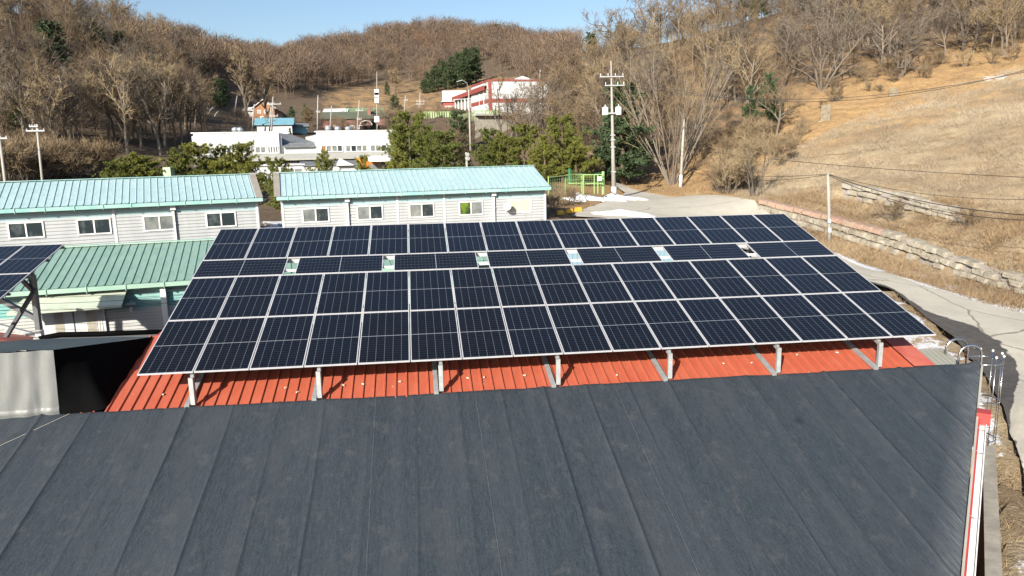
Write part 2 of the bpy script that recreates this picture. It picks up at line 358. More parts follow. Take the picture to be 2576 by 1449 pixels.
def tz(x, y):
    x = np.asarray(x, float); y = np.asarray(y, float); sh = x.shape; X = np.stack([x.ravel(), y.ravel()], -1); out = np.zeros(len(X))
    for i in range(0, len(X), 20000):
        q = X[i:i+20000]; d = np.sqrt(((q[:, None]-pts[None, :, :2])**2).sum(-1)); out[i:i+20000] = -d@TW[:len(pts)] + TW[len(pts)] + q@TW[len(pts)+1:]
    return out.reshape(sh)
WALL_A, WALL_B = np.array([11.86, 17.62]), np.array([8.47, 12.11])          # concrete boundary wall, plan
wd = (WALL_A-WALL_B)/np.linalg.norm(WALL_A-WALL_B); wn = np.array([wd[1], -wd[0]])
def sstep(a, b, x): t = np.clip((x-a)/(b-a), 0, 1); return t*t*(3-2*t)
def gz(x, y):
    z = tz(x, y); x = np.asarray(x, float); y = np.asarray(y, float)
    side = (x-WALL_B[0])*wn[0] + (y-WALL_B[1])*wn[1]; al = (x-WALL_B[0])*wd[0] + (y-WALL_B[1])*wd[1]
    pit = sstep(.1, -.3, side)*sstep(7.2, 6.2, al)*sstep(30, 22, y)
    z = z*(1-pit) + np.minimum(z, .5)*pit
    for tops, bots in WALLS:
        T_ = np.array([at(*t) for t in tops]); B_ = np.array([at(*t) for t in bots]); o_ = np.argsort(B_[:, 1]); T_, B_ = T_[o_], B_[o_]
        xw = np.interp(y, B_[:, 1], B_[:, 0]); zb = np.interp(y, B_[:, 1], B_[:, 2]); zt_ = np.interp(y, T_[:, 1], T_[:, 2]); on = (y > B_[0, 1]-.5) & (y < B_[-1, 1]+.5)
        fr_ = on & (x-xw < .32) & (x-xw > -4); k = sstep(-4, -1.5, x-xw); z = np.where(fr_, z*(1-k)+np.minimum(z, zb-.03+.04*(x-xw))*k, z)
        bk = on & (x-xw >= .32) & (x-xw < 1.4); z = np.where(bk, np.clip(z, zb, zt_-.12), z)
    return z
def G(px, d):                              # ground point seen in the direction of column px at distance d
    p = at(px, 450, d); return np.array([p[0], d, float(gz(p[0], d))])

# road edges (plan), near edge and far edge
RN = [(2576,1230,16.3),(2540,1100,19),(2480,930,24.2),(2400,850,28.2),(2330,800,31),(2245,730,36),(2050,680,41),(1800,610,46),(1560,560,50),(1432,546,51),(1470,530,55),(1530,512,61.5),(1560,499,67.5),(1572,486,75),(1540,478,82)]
RF = [(2740,1000,24),(2700,900,27),(2650,830,29.5),(2576,790,31.8),(2380,735,35.5),(2250,690,39.5),(2090,630,46.3),(1990,585,52),(1920,552,58.5),(1850,535,62),(1780,517,66),(1700,498,71),(1640,488,75),(1590,482,79),(1545,474,86)]
def resamp(P, n):
    P = np.array(P); d = np.concatenate([[0], np.cumsum(np.linalg.norm(np.diff(P, axis=0), axis=1))]); t = np.linspace(0, d[-1], n)
    return np.stack([np.interp(t, d, P[:, k]) for k in range(P.shape[1])], -1), t
rn = np.array([at(*t)[:2] for t in RN]); rf = np.array([at(*t)[:2] for t in RF])
rn = np.vstack([rn[0]+(rn[0]-rn[1])*5, rn]); rf = np.vstack([rf[0]+(np.array([10, -22])), rf])
NS = 120
rn_, _ = resamp(np.column_stack([rn, np.zeros(len(rn))])[:, :2], NS)
# pair the two edges by their own index so that the strip follows both
def pair(P, n):
    i = np.linspace(0, len(P)-1, n); return np.stack([np.interp(i, np.arange(len(P)), P[:, k]) for k in range(2)], -1)
rn_, rf_ = pair(rn, NS), pair(rf, NS)
RC = (rn_+rf_)/2; RH = np.linalg.norm(rn_-rf_, axis=1)/2
def road_mask(x, y):
    x = np.asarray(x, float); y = np.asarray(y, float); X = np.stack([x.ravel(), y.ravel()], -1); ins = np.full(len(X), -9.)
    for i in range(0, len(X), 20000):
        q = X[i:i+20000]; d = np.sqrt(((q[:, None]-RC[None])**2).sum(-1)); ins[i:i+20000] = (RH[None]-d).max(1)
    return ins.reshape(x.shape)
P = []; AC = 9
for i in range(NS):
    row = []
    for j in range(AC):
        t = j/(AC-1); q = rn_[i]*(1-t)+rf_[i]*t; row.append((q[0], q[1], 0))
    P.append(row)
P = np.array(P); P[..., 2] = tz(P[..., 0], P[..., 1]) + .05
mb = MB().grid(P.tolist())
road = mb.build('road', M['road'], smooth=True); tag(road, kind='structure')
Lr = np.concatenate([[0], np.cumsum(np.linalg.norm(np.diff(RC, axis=0), axis=1))])
uvl = road.data.uv_layers.new(name='UVMap'); li = np.zeros(len(road.data.loops), dtype=np.int32); road.data.loops.foreach_get('vertex_index', li)
uvl.data.foreach_set('uv', np.stack([(li % AC)/(AC-1), Lr[li//AC]], -1).astype(np.float32).ravel())

# terrain sheet
gx = np.concatenate([np.linspace(-420, -90, 45)[:-1], np.linspace(-90, -42, 30)[:-1], np.linspace(-42, 64, 190)[:-1], np.linspace(64, 120, 40)[:-1], np.linspace(120, 420, 42)])
gy = np.concatenate([np.linspace(-60, 0, 14)[:-1], np.linspace(0, 100, 180)[:-1], np.linspace(100, 240, 90)[:-1], np.linspace(240, 620, 70)])
X, Y = np.meshgrid(gx, gy); Z = gz(X, Y)
rng = np.random.default_rng(5)
rmk = np.concatenate([road_mask(X[k:k+40], Y[k:k+40]) for k in range(0, len(gy), 40)])
inroad = np.zeros_like(X)
def inside(px, py, poly):
    px = np.asarray(px); py = np.asarray(py); r = np.zeros(px.shape, bool); n = len(poly)
    for i in range(n):
        x1, y1 = poly[i]; x2, y2 = poly[(i+1) % n]
        c = ((y1 > py) != (y2 > py)) & (px < (x2-x1)*(py-y1)/((y2-y1) if y2 != y1 else 1e-9)+x1); r ^= c
    return r
RPOLY = [tuple(p) for p in rn_]+[tuple(p) for p in rf_[::-1]]
ir = inside(X, Y, RPOLY)
bumpy = (np.sin(X*.9+1.3*np.sin(Y*.5))*np.cos(Y*.8+.7*np.sin(X*.6))*.18 + np.sin(X*2.3+Y*1.1)*np.sin(Y*2.1-X*.7)*.09)
far = sstep(2, 6, -rmk)
Z = Z + bumpy*far*np.where(Y > 40, 1.0, .35) + ((rng.random(X.shape)-.5)*.16)*far
Z = Z - np.where(ir, .35, 0)
# ground zones, as colour of the soil and its cover
px, py, dd = proj(np.stack([X, Y, Z], -1)); vis = dd > 3
def wedge(x, ptsl): return np.interp(x, [p[0] for p in ptsl], [p[1] for p in ptsl])
field_top = wedge(px, [(1700,560),(1850,440),(1960,380),(2060,330),(2200,290),(2576,185)])
rightside = vis & (px > 1380) & (Y < 180) & (X > -5)
fd_ = py-field_top
straw = np.where(rightside & (fd_ > 0) & (px > 1780), np.clip(.62-.35*np.exp(-((fd_-48)/26)**2)+fd_/260, 0, 1), 0.)
lit_top = np.where(rightside & (fd_ < 95), 1., 0.)
litter = lit_top*np.clip(.42+.55*np.exp(-((fd_+15)/75)**2), 0, 1)
litter = np.where(vis & (px < 420) & (py < 260) & (py > 100) & (Y < 140), .5, litter)
litter = np.where(vis & (Y > 160) & (px > 780) & (px < 1320) & (py > 190), .5, litter)
litter = np.where(vis & (px > 1380) & (px < 1560) & (py > 440) & (Y < 80), .6, litter)
snow = np.zeros_like(X)
def blob(p, r, k, ax=1, ay=1):
    global snow
    snow = np.maximum(snow, k*np.exp(-(((X-p[0])/ax)**2+((Y-p[1])/ay)**2)/(r*r)))
rd = np.full(X.shape, 9.)
near_strip = inside(X, Y, [tuple(p) for p in rn_[:62]]+[(8, 40), (9, 24), (WALL_A[0]-1.6, WALL_A[1]+3.5), tuple(WALL_A), tuple(WALL_B), tuple(WALL_B-wd*14), (14, -6)])
snow = np.where(near_strip, .585, snow)
dfar = np.min(np.sqrt((X[..., None]-rf_[None, None, :, 0])**2+(Y[..., None]-rf_[None, None, :, 1])**2)[..., 8:70], -1)
snow = np.maximum(snow, np.where(~ir, .92*np.exp(-(dfar/1.5)**2), 0)*np.where(Y < 62, 1, .8)*(px > 1500))
for (a, b, d, r, k) in [(2490,240,88,2.6,.62),(2245,385,66,1.2,.6),(1640,548,52,0,0),(1500,487,64,2.5,.62),(2280,648,42,2.0,.72),(2360,690,39,1.8,.7),(2470,745,34,1.6,.7),(210,385,86,3,.75),(330,400,78,2.5,.6),(700,490,50,3,.7)]:
    p = at(a, b, d)
    if r: blob(p, r, k)
def blur(a, k):
    for _ in range(k):
        a = (a + np.roll(a, 1, 0)+np.roll(a, -1, 0)+np.roll(a, 1, 1)+np.roll(a, -1, 1))/5
    return a
straw, litter, snow = blur(straw, 12), blur(litter, 12), blur(snow, 1)
me = bpy.data.meshes.new('terrain'); ny, nx = X.shape
vi = np.arange(ny*nx).reshape(ny, nx); quads = np.stack([vi[:-1, :-1], vi[:-1, 1:], vi[1:, 1:], vi[1:, :-1]], -1).reshape(-1, 4)
me.vertices.add(ny*nx); me.vertices.foreach_set('co', np.stack([X, Y, Z], -1).astype(np.float32).ravel())
me.loops.add(quads.size); me.loops.foreach_set('vertex_index', quads.astype(np.int32).ravel())
me.polygons.add(len(quads)); me.polygons.foreach_set('loop_start', np.arange(0, quads.size, 4, dtype=np.int32)); me.polygons.foreach_set('loop_total', np.full(len(quads), 4, dtype=np.int32))
me.polygons.foreach_set('use_smooth', np.ones(len(quads), dtype=bool))
ca = me.attributes.new('zone', 'FLOAT_COLOR', 'POINT'); ca.data.foreach_set('color', np.stack([straw, litter, snow, np.ones_like(X)], -1).astype(np.float32).ravel())
me.materials.append(M['ground']); me.update(calc_edges=True)
ter = bpy.data.objects.new('terrain', me); COL.objects.link(ter); tag(ter, kind='structure')

# ------------------------------------------------------------------ main building: roof plane shared by roof, cloth and panels
RO = np.array([-7.8757, 15.0363, -4.524+H]); RY, RT = .126, .2792
EX = np.array([math.cos(RY), math.sin(RY), -.0061]); EX /= np.linalg.norm(EX)
EY = np.array([-math.sin(RY)*math.cos(RT), math.cos(RY)*math.cos(RT), math.sin(RT)]); EN = np.cross(EX, EY); EN /= np.linalg.norm(EN); EY = np.cross(EN, EX)
EYB = EY.copy(); EYB = EYB - 2*np.array([0, 0, 1])*EY[2]                 # back slope falls away
ENB = np.cross(EX, EYB); VR = 2.95
def rp(u, v, h=0.0):                                                      # point on the roof, h above it
    if v <= VR: return RO + EX*u + EY*v + EN*(h-.75)
    q = RO + EX*u + EY*VR + EN*(-.75) + EYB*(v-VR); return q + np.array([0, 0, 1])*h
def pp(u, v, h=0.0): return RO + EX*u + EY*v + EN*h                       # point on the panel plane
def diag(v): return 19.36 + (v+.2)*.81                                    # slanting right end of the lower roof
ZG = .5
warehouse = empty('warehouse', rp(3, -3)*[1, 1, 0]+[0, 0, ZG], 'long red-roofed warehouse whose lower roof is wrapped in dark cloth, under the large solar array', 'warehouse')
wloc = np.array(warehouse.location)
def wl(p): return np.array(p, float)-wloc
UL = -13.0
def ribbed(u0, u1, pitch, w, h, phase=0):
    out = [(u0, 0)]; u = u0+phase+.05
    while u+w < u1:
        out += [(u, 0), (u+w*.22, h), (u+w*.78, h), (u+w, 0)]; u += pitch
    return out+[(u1, 0)]
prof = ribbed(UL, 17.62, .24, .055, .036)
mb = MB()
mb.grid([[wl(rp(u, v, h)) for u, h in prof if u <= -.8] for v in (-.33, 2.5)]); mb.grid([[wl(rp(u, v, h)) for u, h in prof if u > -.86] for v in (-.33, VR)])
mb.grid([[wl(rp(u, v, h-.25)) for u, h in prof] for v in (VR+.001, 9.0)])
roof = mb.build('roof', M['red_roof'], warehouse)
mb = MB(); mb.slab([wl(rp(17.6, -.24, .045)), wl(rp(18.14, -.24, .045)), wl(rp(18.14, VR, .045)), wl(rp(17.6, VR, .045))], EN*.012)
mb.slab([wl(rp(18.125, -.24, .04)), wl(rp(18.14, -.24, .04)), wl(rp(18.14, VR, .04)), wl(rp(18.125, VR, .04))], [0, 0, -.3])
mb.build('verge_flashing', mat('faded_red_flashing', L(.42, .085, .06), L(.5, .14, .1), 2, .6), warehouse)
mb = MB(); mb.beam(wl(rp(-.5, VR, .05)), wl(rp(18.1, VR, .05)), .35, .03); mb.build('ridge_cap', M['red_trim'], warehouse)
foot = [(UL, -8.2), (diag(-8.2)-.45, -8.2), (diag(-.4)-.45, -.4), (18.05, -.35), (18.05, VR), (18.05, 8.8), (UL, 8.8), (UL, VR)]
mb = MB(); n = len(foot)
for i in range(n):
    a, b = foot[i], foot[(i+1) % n]; A, B = rp(*a, -.06), rp(*b, -.06)
    mb.poly([wl([A[0], A[1], ZG-.6]), wl([B[0], B[1], ZG-.6]), wl(B), wl(A)])
mb.build('wall', mat('red_wall_sheet', L(.42, .09, .06), L(.34, .08, .06), 1.5, .6), warehouse)
# grey lean-to beside the red roof
mb = MB(); gp = ribbed(18.2, 18.98, .13, .06, .015)
mb.grid([[wl(rp(u, v, -.07+h)) for u, h in gp] for v in (-.3, .66)])
mb.slab([wl(rp(18.2, .66, -.09)), wl(rp(18.98, .66, -.09)), wl(rp(18.98, -.3, -.09)), wl(rp(18.2, -.3, -.09))], [0, 0, -.05])
mb.build('side_canopy', mat('dull_grey_sheet', L(.27, .27, .235), L(.22, .22, .19), 1.5, .7), warehouse)
# pale clips scattered on the red sheets
rr = random.Random(4); fm_ = None
for k in range(15):
    u = rr.uniform(.2, 17); v = rr.choice([.28, .34, .3, .1, .55]); p = rp(u, v, .035)
    if fm_ is None: m2 = MB(); m2.obox((0, 0, 0), EX*.03, EY*.015, EN*.012); fm_ = m2.mesh('roof_clip', M['cream'])
    o = bpy.data.objects.new('roof_clip', fm_); COL.objects.link(o); o.parent = warehouse; o.location = tuple(wl(p)); o.rotation_euler = (0, 0, rr.uniform(0, 3))
# gutter along the slanting eave
def dg(v, out=0.0, up=0.0):
    a = rp(diag(v), v, 0); e = rp(diag(v+.5), v+.5, 0)-a; e[2] = 0; e /= np.linalg.norm(e); return a + np.array([e[1], -e[0], 0])*out + np.array([0, 0, up])
gutter = MB()
gv0, gv1 = -8.0, -2.15
mb = MB(); mb.slab([wl(dg(gv0, .11, -.22)), wl(dg(gv0, .22, -.24)), wl(dg(gv1, .22, -.24)), wl(dg(gv1, .11, -.22))], [0, 0, -.02])
mb.slab([wl(dg(gv0, .22, -.26)), wl(dg(gv0, .24, -.26)), wl(dg(gv1, .24, -.26)), wl(dg(gv1, .22, -.26))], [0, 0, .09])
gut = mb.build('gutter', M['white'], warehouse)
mb = MB(); mb.slab([wl(dg(-8.2, .045, -.05)), wl(dg(-8.2, .11, -.06)), wl(dg(gv1, .11, -.06)), wl(dg(gv1, .045, -.05))], [0, 0, -.3]); mb.build('fascia', M['red_trim'], gut)
mb = MB(); c0 = dg(gv1+.12, .17, -.1); e = (dg(-1, .0)-dg(-2, .0)); e[2] = 0; e /= np.linalg.norm(e); nn = np.array([e[1], -e[0], 0])
mb.obox(wl(c0), e*.17, nn*.13, np.array([0, 0, .13])); mb.build('gutter_end_box', M['red_trim'], gut)
for k, v in enumerate((-2.5, -3.2, -4.9, -6.6)):
    m2 = MB(); a = wl(dg(v, .08, -.03)); b = wl(dg(v+.12, .235, -.15)); m2.tube([a, (a+b)/2+[0, 0, -.03], b], .008, 5); m2.build('gutter_bracket', M['galv'], gut)

# dark shade cloth over the lower roof
rngc = np.random.default_rng(9)
vs = np.concatenate([np.linspace(-8.6, -.45, 60), [-.36, -.27, -.21, -.19]])
us_ = []
for k in range(int(UL/.955)-1, 36):
    us_ += [k*.955+o for o in (-.30, -.12, -.06, -.035, -.015, 0, .012, .024, .04, .06, .10, .2, .32, .43, .5, .56)]
us_ = np.array([u for u in sorted(us_) if u > UL-.5]); rows = []; fray = []; seam = []; cuv = []
ph = rngc.random(80)*6
for v in vs:
    uR = diag(v); row = []
    for u0 in us_:
        u = min(u0, uR); k = u/.955 + .012*math.sin(v*1.1+u*.3); kk = math.floor(k+.5); d = (k-kk)*.955
        amp = .5+.5*math.sin(ph[int(kk) % 80]+v*.35)
        h = .05 + .017*math.exp(-(d/.045)**2)*(.2+1.1*amp) + .010*amp*math.exp(-max(0, d)/.2)*(d > 0) + .012*math.sin(v*.8+kk*2.3)*math.exp(-(d/.12)**2)*.5 - .010*math.exp(-((abs(d)-.47)/.05)**2)*amp
        h += .006*math.sin(u*2.1+v*.7)+.004*math.sin(u*5.3-v*.5) + .008*math.sin(v*1.4+u*.35)*math.sin(u*.9)
        if v > -.25: h -= .05*(v+.25)/.06
        row.append(wl(rp(u, v, h))); cuv.append((u, v))
        seam.append(math.exp(-((d-.022)/.022)**2)*(.4+.6*amp)); du = uR-u0; fray.append(max(0, 1-max(du, 0)/.62)*(.75 if v < -.6 else .3))
    # fold over the slanting edge
    row.append(wl(rp(uR+.02, v, .02))); row.append(wl(rp(uR+.03, v, -.10))); cuv += [(uR, v)]*2; fray += [.5, .2]; seam += [0, 0]; rows.append(row)
mb = MB().grid(rows)
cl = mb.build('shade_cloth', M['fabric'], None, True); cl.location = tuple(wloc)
tag(cl, 'dark slate shade cloth with long seams stretched over the lower roof in the foreground', 'roof cloth')
fa = cl.data.attributes.new('fray', 'FLOAT', 'POINT'); fa.data.foreach_set('value', np.array(fray, np.float32))
uvl = cl.data.uv_layers.new(name='UVMap'); li = np.zeros(len(cl.data.loops), dtype=np.int32); cl.data.loops.foreach_get('vertex_index', li); uvl.data.foreach_set('uv', np.array(cuv, np.float32)[li].ravel())
sa_ = cl.data.attributes.new('seam', 'FLOAT', 'POINT'); sa_.data.foreach_set('value', np.array(seam, np.float32))
mb = MB(); mb.slab([wl(dg(-8.6, .035, -.02)), wl(dg(-8.6, .075, -.02)), wl(dg(-.25, .075, -.02)), wl(dg(-.25, .035, -.02))], [0, 0, -.09]); mb.build('edge_batten', M['grey_sheet'], cl)
mb = MB(); mb.tube([wl(rp(-1.35, -.3, .075)), wl(rp(-3.0, -2.0, .07)), wl(rp(-5.4, -4.5, .07))], .004, 5)
mb.build('stitching', M['cream'], cl)
for u in (4.9, 7.05, 10.2): MB().tube([wl(rp(u, v, .082)) for v in np.linspace(-8, -.3, 12)], .0011, 4).build('stitching', M['cloth_thread'], cl)

# tarp shelter at the roof's left, sun sheen and shade put in its colours
f0, f1 = at(-520, 921, 13.9), at(135, 880, 14.86); b0, b1 = at(-520, 1105, 13.86), at(150, 1046, 14.78)
shel = empty('tarp_shelter', b1, 'boxy roof shelter wrapped in tarp, front paled as sunlit, side blackened as shaded, left of the array', 'tarp shelter'); so = np.array(shel.location)
rows = []; NX, NZ = 150, 34
fd = f1-f0; fn = np.cross([0, 0, 1.], fd); fn /= np.linalg.norm(fn); fn = -fn if fn[1] > 0 else fn
for i in range(NZ):
    t = i/(NZ-1); row = []
    for j in range(NX):
        s = j/(NX-1); p = (f0*(1-s)+f1*s)*(1-t)+(b0*(1-s)+b1*s)*t; sx = s*4.6
        w = .02*math.sin(sx*6.5+1)+.012*math.sin(sx*17+2*t)+.018*abs(math.sin(sx*3.1+.4*t))**6*1.6 + .022*math.exp(-((sx-4.12-.1*t)/.045)**2)*max(0, t-.45)*2
        w += .016*math.exp(-((sx-3.3-.05*t)/.03)**2) + .035*math.sin(sx*9+3*math.sin(sx*4))*max(0, t-.9)*9*.5 + .01*math.sin(sx*13+7*t)*t
        w += .03*math.exp(-((t-.92)/.02)**2)
        row.append(p+fn*w-so)
    rows.append(row)
MB().grid(rows).build('front_sheet', M['tarp_sunlit'], shel, True)
ap = rp(-.61, 2.87, .03); t2 = rp(-.72, -.18, .04)
rows = []
for i in range(16):
    t = i/15; row = []
    top0 = f1; top1 = ap
    for j in range(30):
        s = j/29; T = top0*(1-s)+top1*s; Bq = b1*(1-s)+ (t2*(1-max(0, (s-.25)/.75))+ap*max(0, (s-.25)/.75) if s > .25 else b1*(1-s/.25)+t2*(s/.25))*s if False else (b1*(1-s/.25)+t2*(s/.25) if s < .25 else t2*(1-(s-.25)/.75)+ap*((s-.25)/.75))
        p = T*(1-t)+Bq*t; w = .03*math.sin((s-t*.25)*24)*t*(1-s)+.012*math.sin(s*51+t*5)*t
        row.append(p+np.array([w, -w*.3, .02*math.sin(9*s)*t*(1-t)])-so)
    rows.append(row)
MB().grid(rows).build('side_sheet', M['black'], shel, True)  # near-black colour stands for shade on the side and roof beside it
rows = []
tb0 = at(-520, 872, 17.1)
for i in range(10):
    t = i/9; row = []
    for j in range(24):
        s = j/23; p = (f0*(1-s)+f1*s)*(1-t)+(tb0*(1-s)+ap*s)*t; row.append(p+np.array([0, 0, .02*math.sin(s*30)*.4+.015*math.sin(s*9+t*7)+.004])-so)
    rows.append(row)
MB().grid(rows).build('top_sheet', M['tarp_dark'], shel, True)
MB().poly([f0-so, b0-so, b0+(tb0-f0)*[1, 1, 0]-so, tb0-so]).build('end_sheet', M['tarp_dark'], shel)
mb = MB(); mb.beam(b0-so+[0, -.03, -.02], b1-so+[0, -.03, -.02], .05, .07); mb.build('base_batten', M['grey_sheet'], shel)
q = [at(100, 850, 18.2), at(150, 842, 18.3), at(250, 840, 18.5), at(408, 834, 18.7)]
MB().grid([[p-so for p in q], [p-so-[0, .05, .45] for p in q]]).build('rear_flap', M['tarp_dark'], shel)
mb = MB().tube([p-so for p in q], [.05, .07, .07, .06], 8); mb.build('rolled_edge', M['black'], shel, True)

# ------------------------------------------------------------------ solar panels
def panel_meshes(w, l, rot):
    fr = MB(); th = .035; b = .02
    fr.box(0, w, 0, b, -th, 0); fr.box(0, w, l-b, l, -th, 0); fr.box(0, b, b, l-b, -th, 0); fr.box(w-b, w, b, l-b, -th, 0)
    gl = MB(); gl.add([(b, b, -.004), (w-b, b, -.004), (w-b, l-b, -.004), (b, l-b, -.004), (b, b, -.012), (w-b, b, -.012), (w-b, l-b, -.012), (b, l-b, -.012)], [(0, 1, 2, 3), (7, 6, 5, 4)])
    fm = fr.mesh('frame', M['alu']); gm = gl.mesh('cell_sheet', M['cells']); uv = gm.uv_layers.new(name='UVMap')
    q = [(.0, .0), (6, .0), (6, 24), (.0, 24)] if not rot else [(0, 24), (0, 0), (6, 0), (6, 24)]
    q = [(.12+a*.96, .3+b_*.975) for a, b_ in q]
    for k, i in enumerate((0, 1, 2, 3, 3, 2, 1, 0)): uv.data[k].uv = q[i]
    return fm, gm
ORD = ['first', 'second', 'third', 'fourth', 'fifth', 'sixth', 'seventh', 'eighth', 'ninth', 'tenth', 'eleventh', 'twelfth', 'thirteenth', 'fourteenth', 'fifteenth', 'sixteenth']
def place_panel(meshes, org, ex, ey, label, group):
    r = empty('solar_panel', org, label, 'solar panel', group); en = np.cross(ex, ey)
    r.matrix_world = Matrix(((ex[0], ey[0], en[0], org[0]), (ex[1], ey[1], en[1], org[1]), (ex[2], ey[2], en[2], org[2]), (0, 0, 0, 1)))
    for nm, m in zip(('frame', 'cell_sheet'), meshes):
        o = bpy.data.objects.new(nm, m); COL.objects.link(o); o.parent = r
port = panel_meshes(1.112, 2.295, False); land = panel_meshes(2.325, 1.085, True)
PW = 1.134; rows_v = [(0.0, 'lowest'), (2.325, 'second lowest'), (5.772, 'topmost')]
gr = 'solar panels of the large array over the red roof'
for v, rn in rows_v:
    for c in range(16):
        l = {'lowest': 'bottom row of the large array', 'second lowest': 'large array\'s second row up', 'topmost': 'top row of the large array'}[rn]
        place_panel(port, pp(c*PW+.011, v+.012), EX, EY, f'upright solar panel, {ORD[c]} from left in the {l}', gr)
for c, u in enumerate((0.0, 2.63, 5.26, 7.89, 10.535, 13.165, 15.80)):
    place_panel(land, pp(u, 4.675), EX, EY, f'sideways solar panel, {ORD[c]} from the left in the row with gaps', gr)
# rack of the large array
rack = empty('panel_rack', rp(9, 0), 'galvanised steel rack with square posts carrying the large solar array on the red roof', 'panel rack'); ro = np.array(rack.location)
us = [.96*PW, 3.27*PW, 5.58*PW, 7.89*PW, 10.18*PW, 12.49*PW, 14.73*PW]
for u in us:
    base = rp(u, -.2, .07); top = base.copy(); tv = (RO-base)@EN/EN[2]; top = base+np.array([0, 0, tv-.12])
    mb = MB(); mb.beam(base-ro, top-ro, .095, .1, (0, 1, 0)); mb.build('post', M['galv'], rack)
    mb = MB(); mb.beam(rp(u-.12, -.3, .075)-ro, rp(u-.12, 3.2, .075)-ro, .1, .07, EN); mb.build('roof_rail', M['galv'], rack)
    mb = MB(); mb.beam(pp(u, .02, -.14)-ro, pp(u, 8.0, -.14)-ro, .07, .1, EN); mb.build('rafter', M['galv'], rack)
    for v2 in (3.0, 7.4):
        t = pp(u, v2, -.19); bz = rp(u, v2, .05) if v2 < VR else None
        if bz is None:
            bb = t.copy(); bb[2] = rp(u, VR+(v2-VR), .03)[2]
        else: bb = t.copy(); bb[2] = (bz)[2]-.02
        mb = MB(); mb.beam(bb-ro, t-ro, .08, .08, (0, 1, 0)); mb.build('post', M['galv'], rack)
for v in (.25, 1.9, 2.75, 4.45, 5.05, 5.9, 7.7):
    mb = MB(); mb.beam(pp(0.05, v, -.063)-ro, pp(18.05, v, -.063)-ro, .05, .05, EN); mb.build('purlin', M['white'] if v > 5 and v < 6 else M['galv'], rack)
mb = MB(); mb.beam(pp(0.05, 5.84, -.14)-ro, pp(18.05, 5.84, -.12)-ro, .03, .1, EN); mb.build('cable_tray', M['white'], rack)

# smaller array at the left edge
A2Y, A2T = .12, .2375
ex2 = np.array([math.cos(A2Y), math.sin(A2Y), 0]); ey2 = np.array([-math.sin(A2Y)*math.cos(A2T), math.cos(A2Y)*math.cos(A2T), math.sin(A2T)]); en2 = np.cross(ex2, ey2)
TR = at(163, 613, 23.0)
def p2(u, v, h=0): return TR - ex2*u - ey2*v + en2*h
for r_ in range(2):
    for c in range(3):
        if r_ == 1 and c == 2: continue
        place_panel(port, p2((c+1)*PW-.011, (r_+1)*2.32-.01), ex2, ey2, ['upright solar panel at the right end of the small left-hand array', 'solar panel second from the right in the top row of the small left array', 'solar panel third from the right in the top row of the small left array', 'solar panel right of the lower row in the small left array', 'solar panel second from right in the lower row of the small left array'][r_*3+c], 'solar panels of the small array at the left edge')
rk2 = empty('panel_rack', at(95, 846, 22.5), 'dark steel frame with crossed braces under the small left-hand solar array', 'panel rack'); r2 = np.array(rk2.location)
D2 = 22.6
def bar(name, a, b, w=.11, d=(D2, D2), m='dark_steel', h=None):
    mb = MB(); mb.beam(at(a[0], a[1], d[0])-r2, at(b[0], b[1], d[1])-r2, w, h or w, (0, 1, 0)); return mb.build(name, M[m], rk2)
bar('post', (81, 692), (100, 842), .15)
bar('brace', (57, 706), (83, 732), .10, (22.4, 22.55))
bar('brace', (89, 726), (8, 860), .10, (22.5, 21.2))
bar('brace', (-30, 738), (95, 803), .14, (22.7, 22.65))
bar('base_rail', (-30, 812), (100, 846), .12, (22.8, 22.6), 'galv')
bar('post', (-120, 690), (-105, 850), .15)
mb = MB(); mb.box(-.09, .09, -.09, .09, -.05, .12); o = mb.build('foot_plate', M['white'], rk2); o.location = tuple(at(100, 840, 22.55)-r2)
for v in (.15, 1.2, 2.2, 2.45, 3.6):
    mb = MB(); mb.beam(p2(-.03, v, -.07)-r2, p2(3.4, v, -.07)-r2, .06, .06, en2); mb.build('purlin', M['dark_steel'], rk2)
mb = MB(); mb.beam(p2(.55, 0.1, -.15)-r2, p2(.55, 4.4, -.15)-r2, .06, .09, en2); mb.build('rafter', M['dark_steel'], rk2)

# ------------------------------------------------------------------ ladder and boundary wall at the right
lad = empty('roof_ladder', (11.6, 17.6, 2.4), 'stainless steel roof ladder with two looped grab rails and a safety cage', 'ladder'); lo = np.array(lad.location)
def arc(footL, footR, ytop, d, yend):
    a, b = at(*footL, d), at(*footR, d); c = (a+b)/2; r = np.linalg.norm((b-a)[:2])/2; zt = at((footL[0]+footR[0])/2, ytop, d)[2]; ax = (b-a)/np.linalg.norm(b-a); ax[2] = 0
    pts_ = [a+[0, 0, -.5]]; zc = zt-r
    for k in range(17):
        t = math.pi*k/16; q_ = c - ax*math.cos(t)*r; pts_.append(np.array([q_[0], q_[1], zc+math.sin(t)*r]))
    pts_.append(np.array([b[0], b[1], yend])); return pts_
dz = at(2478, 1112, 17.6)[2]
for fl, fr_, yt, d in (((2376, 917), (2431, 912), 852, 17.95), ((2410, 916), (2467, 920), 868, 17.45)):
    MB().tube([p-lo for p in arc(fl, fr_, yt, d, dz)], .028, 10).build('stile', M['chrome'], lad, True)
sA, sB = at(2431, 912, 17.95), at(2467, 920, 17.45)
for k in range(9):
    z = dz+.15+k*.28; MB().tube([np.array([sA[0], sA[1], z])-lo, np.array([sB[0], sB[1], z])-lo], .014, 6).build('rung', M['chrome'], lad, True)
mid_ = (sA+sB)/2; outw = np.array([.93, .37, 0]); side_ = np.array([-.37, .93, 0])
def hoop(t, z): # half-open hoop, t 0..1
    a = math.radians(-115+230*t); c = mid_+outw*.40; q_ = c+outw*.38*math.cos(a)+side_*.40*math.sin(a); return np.array([q_[0], q_[1], z])
hz = [at(2500, y, 17.8)[2] for y in (907, 1004, 1098)]
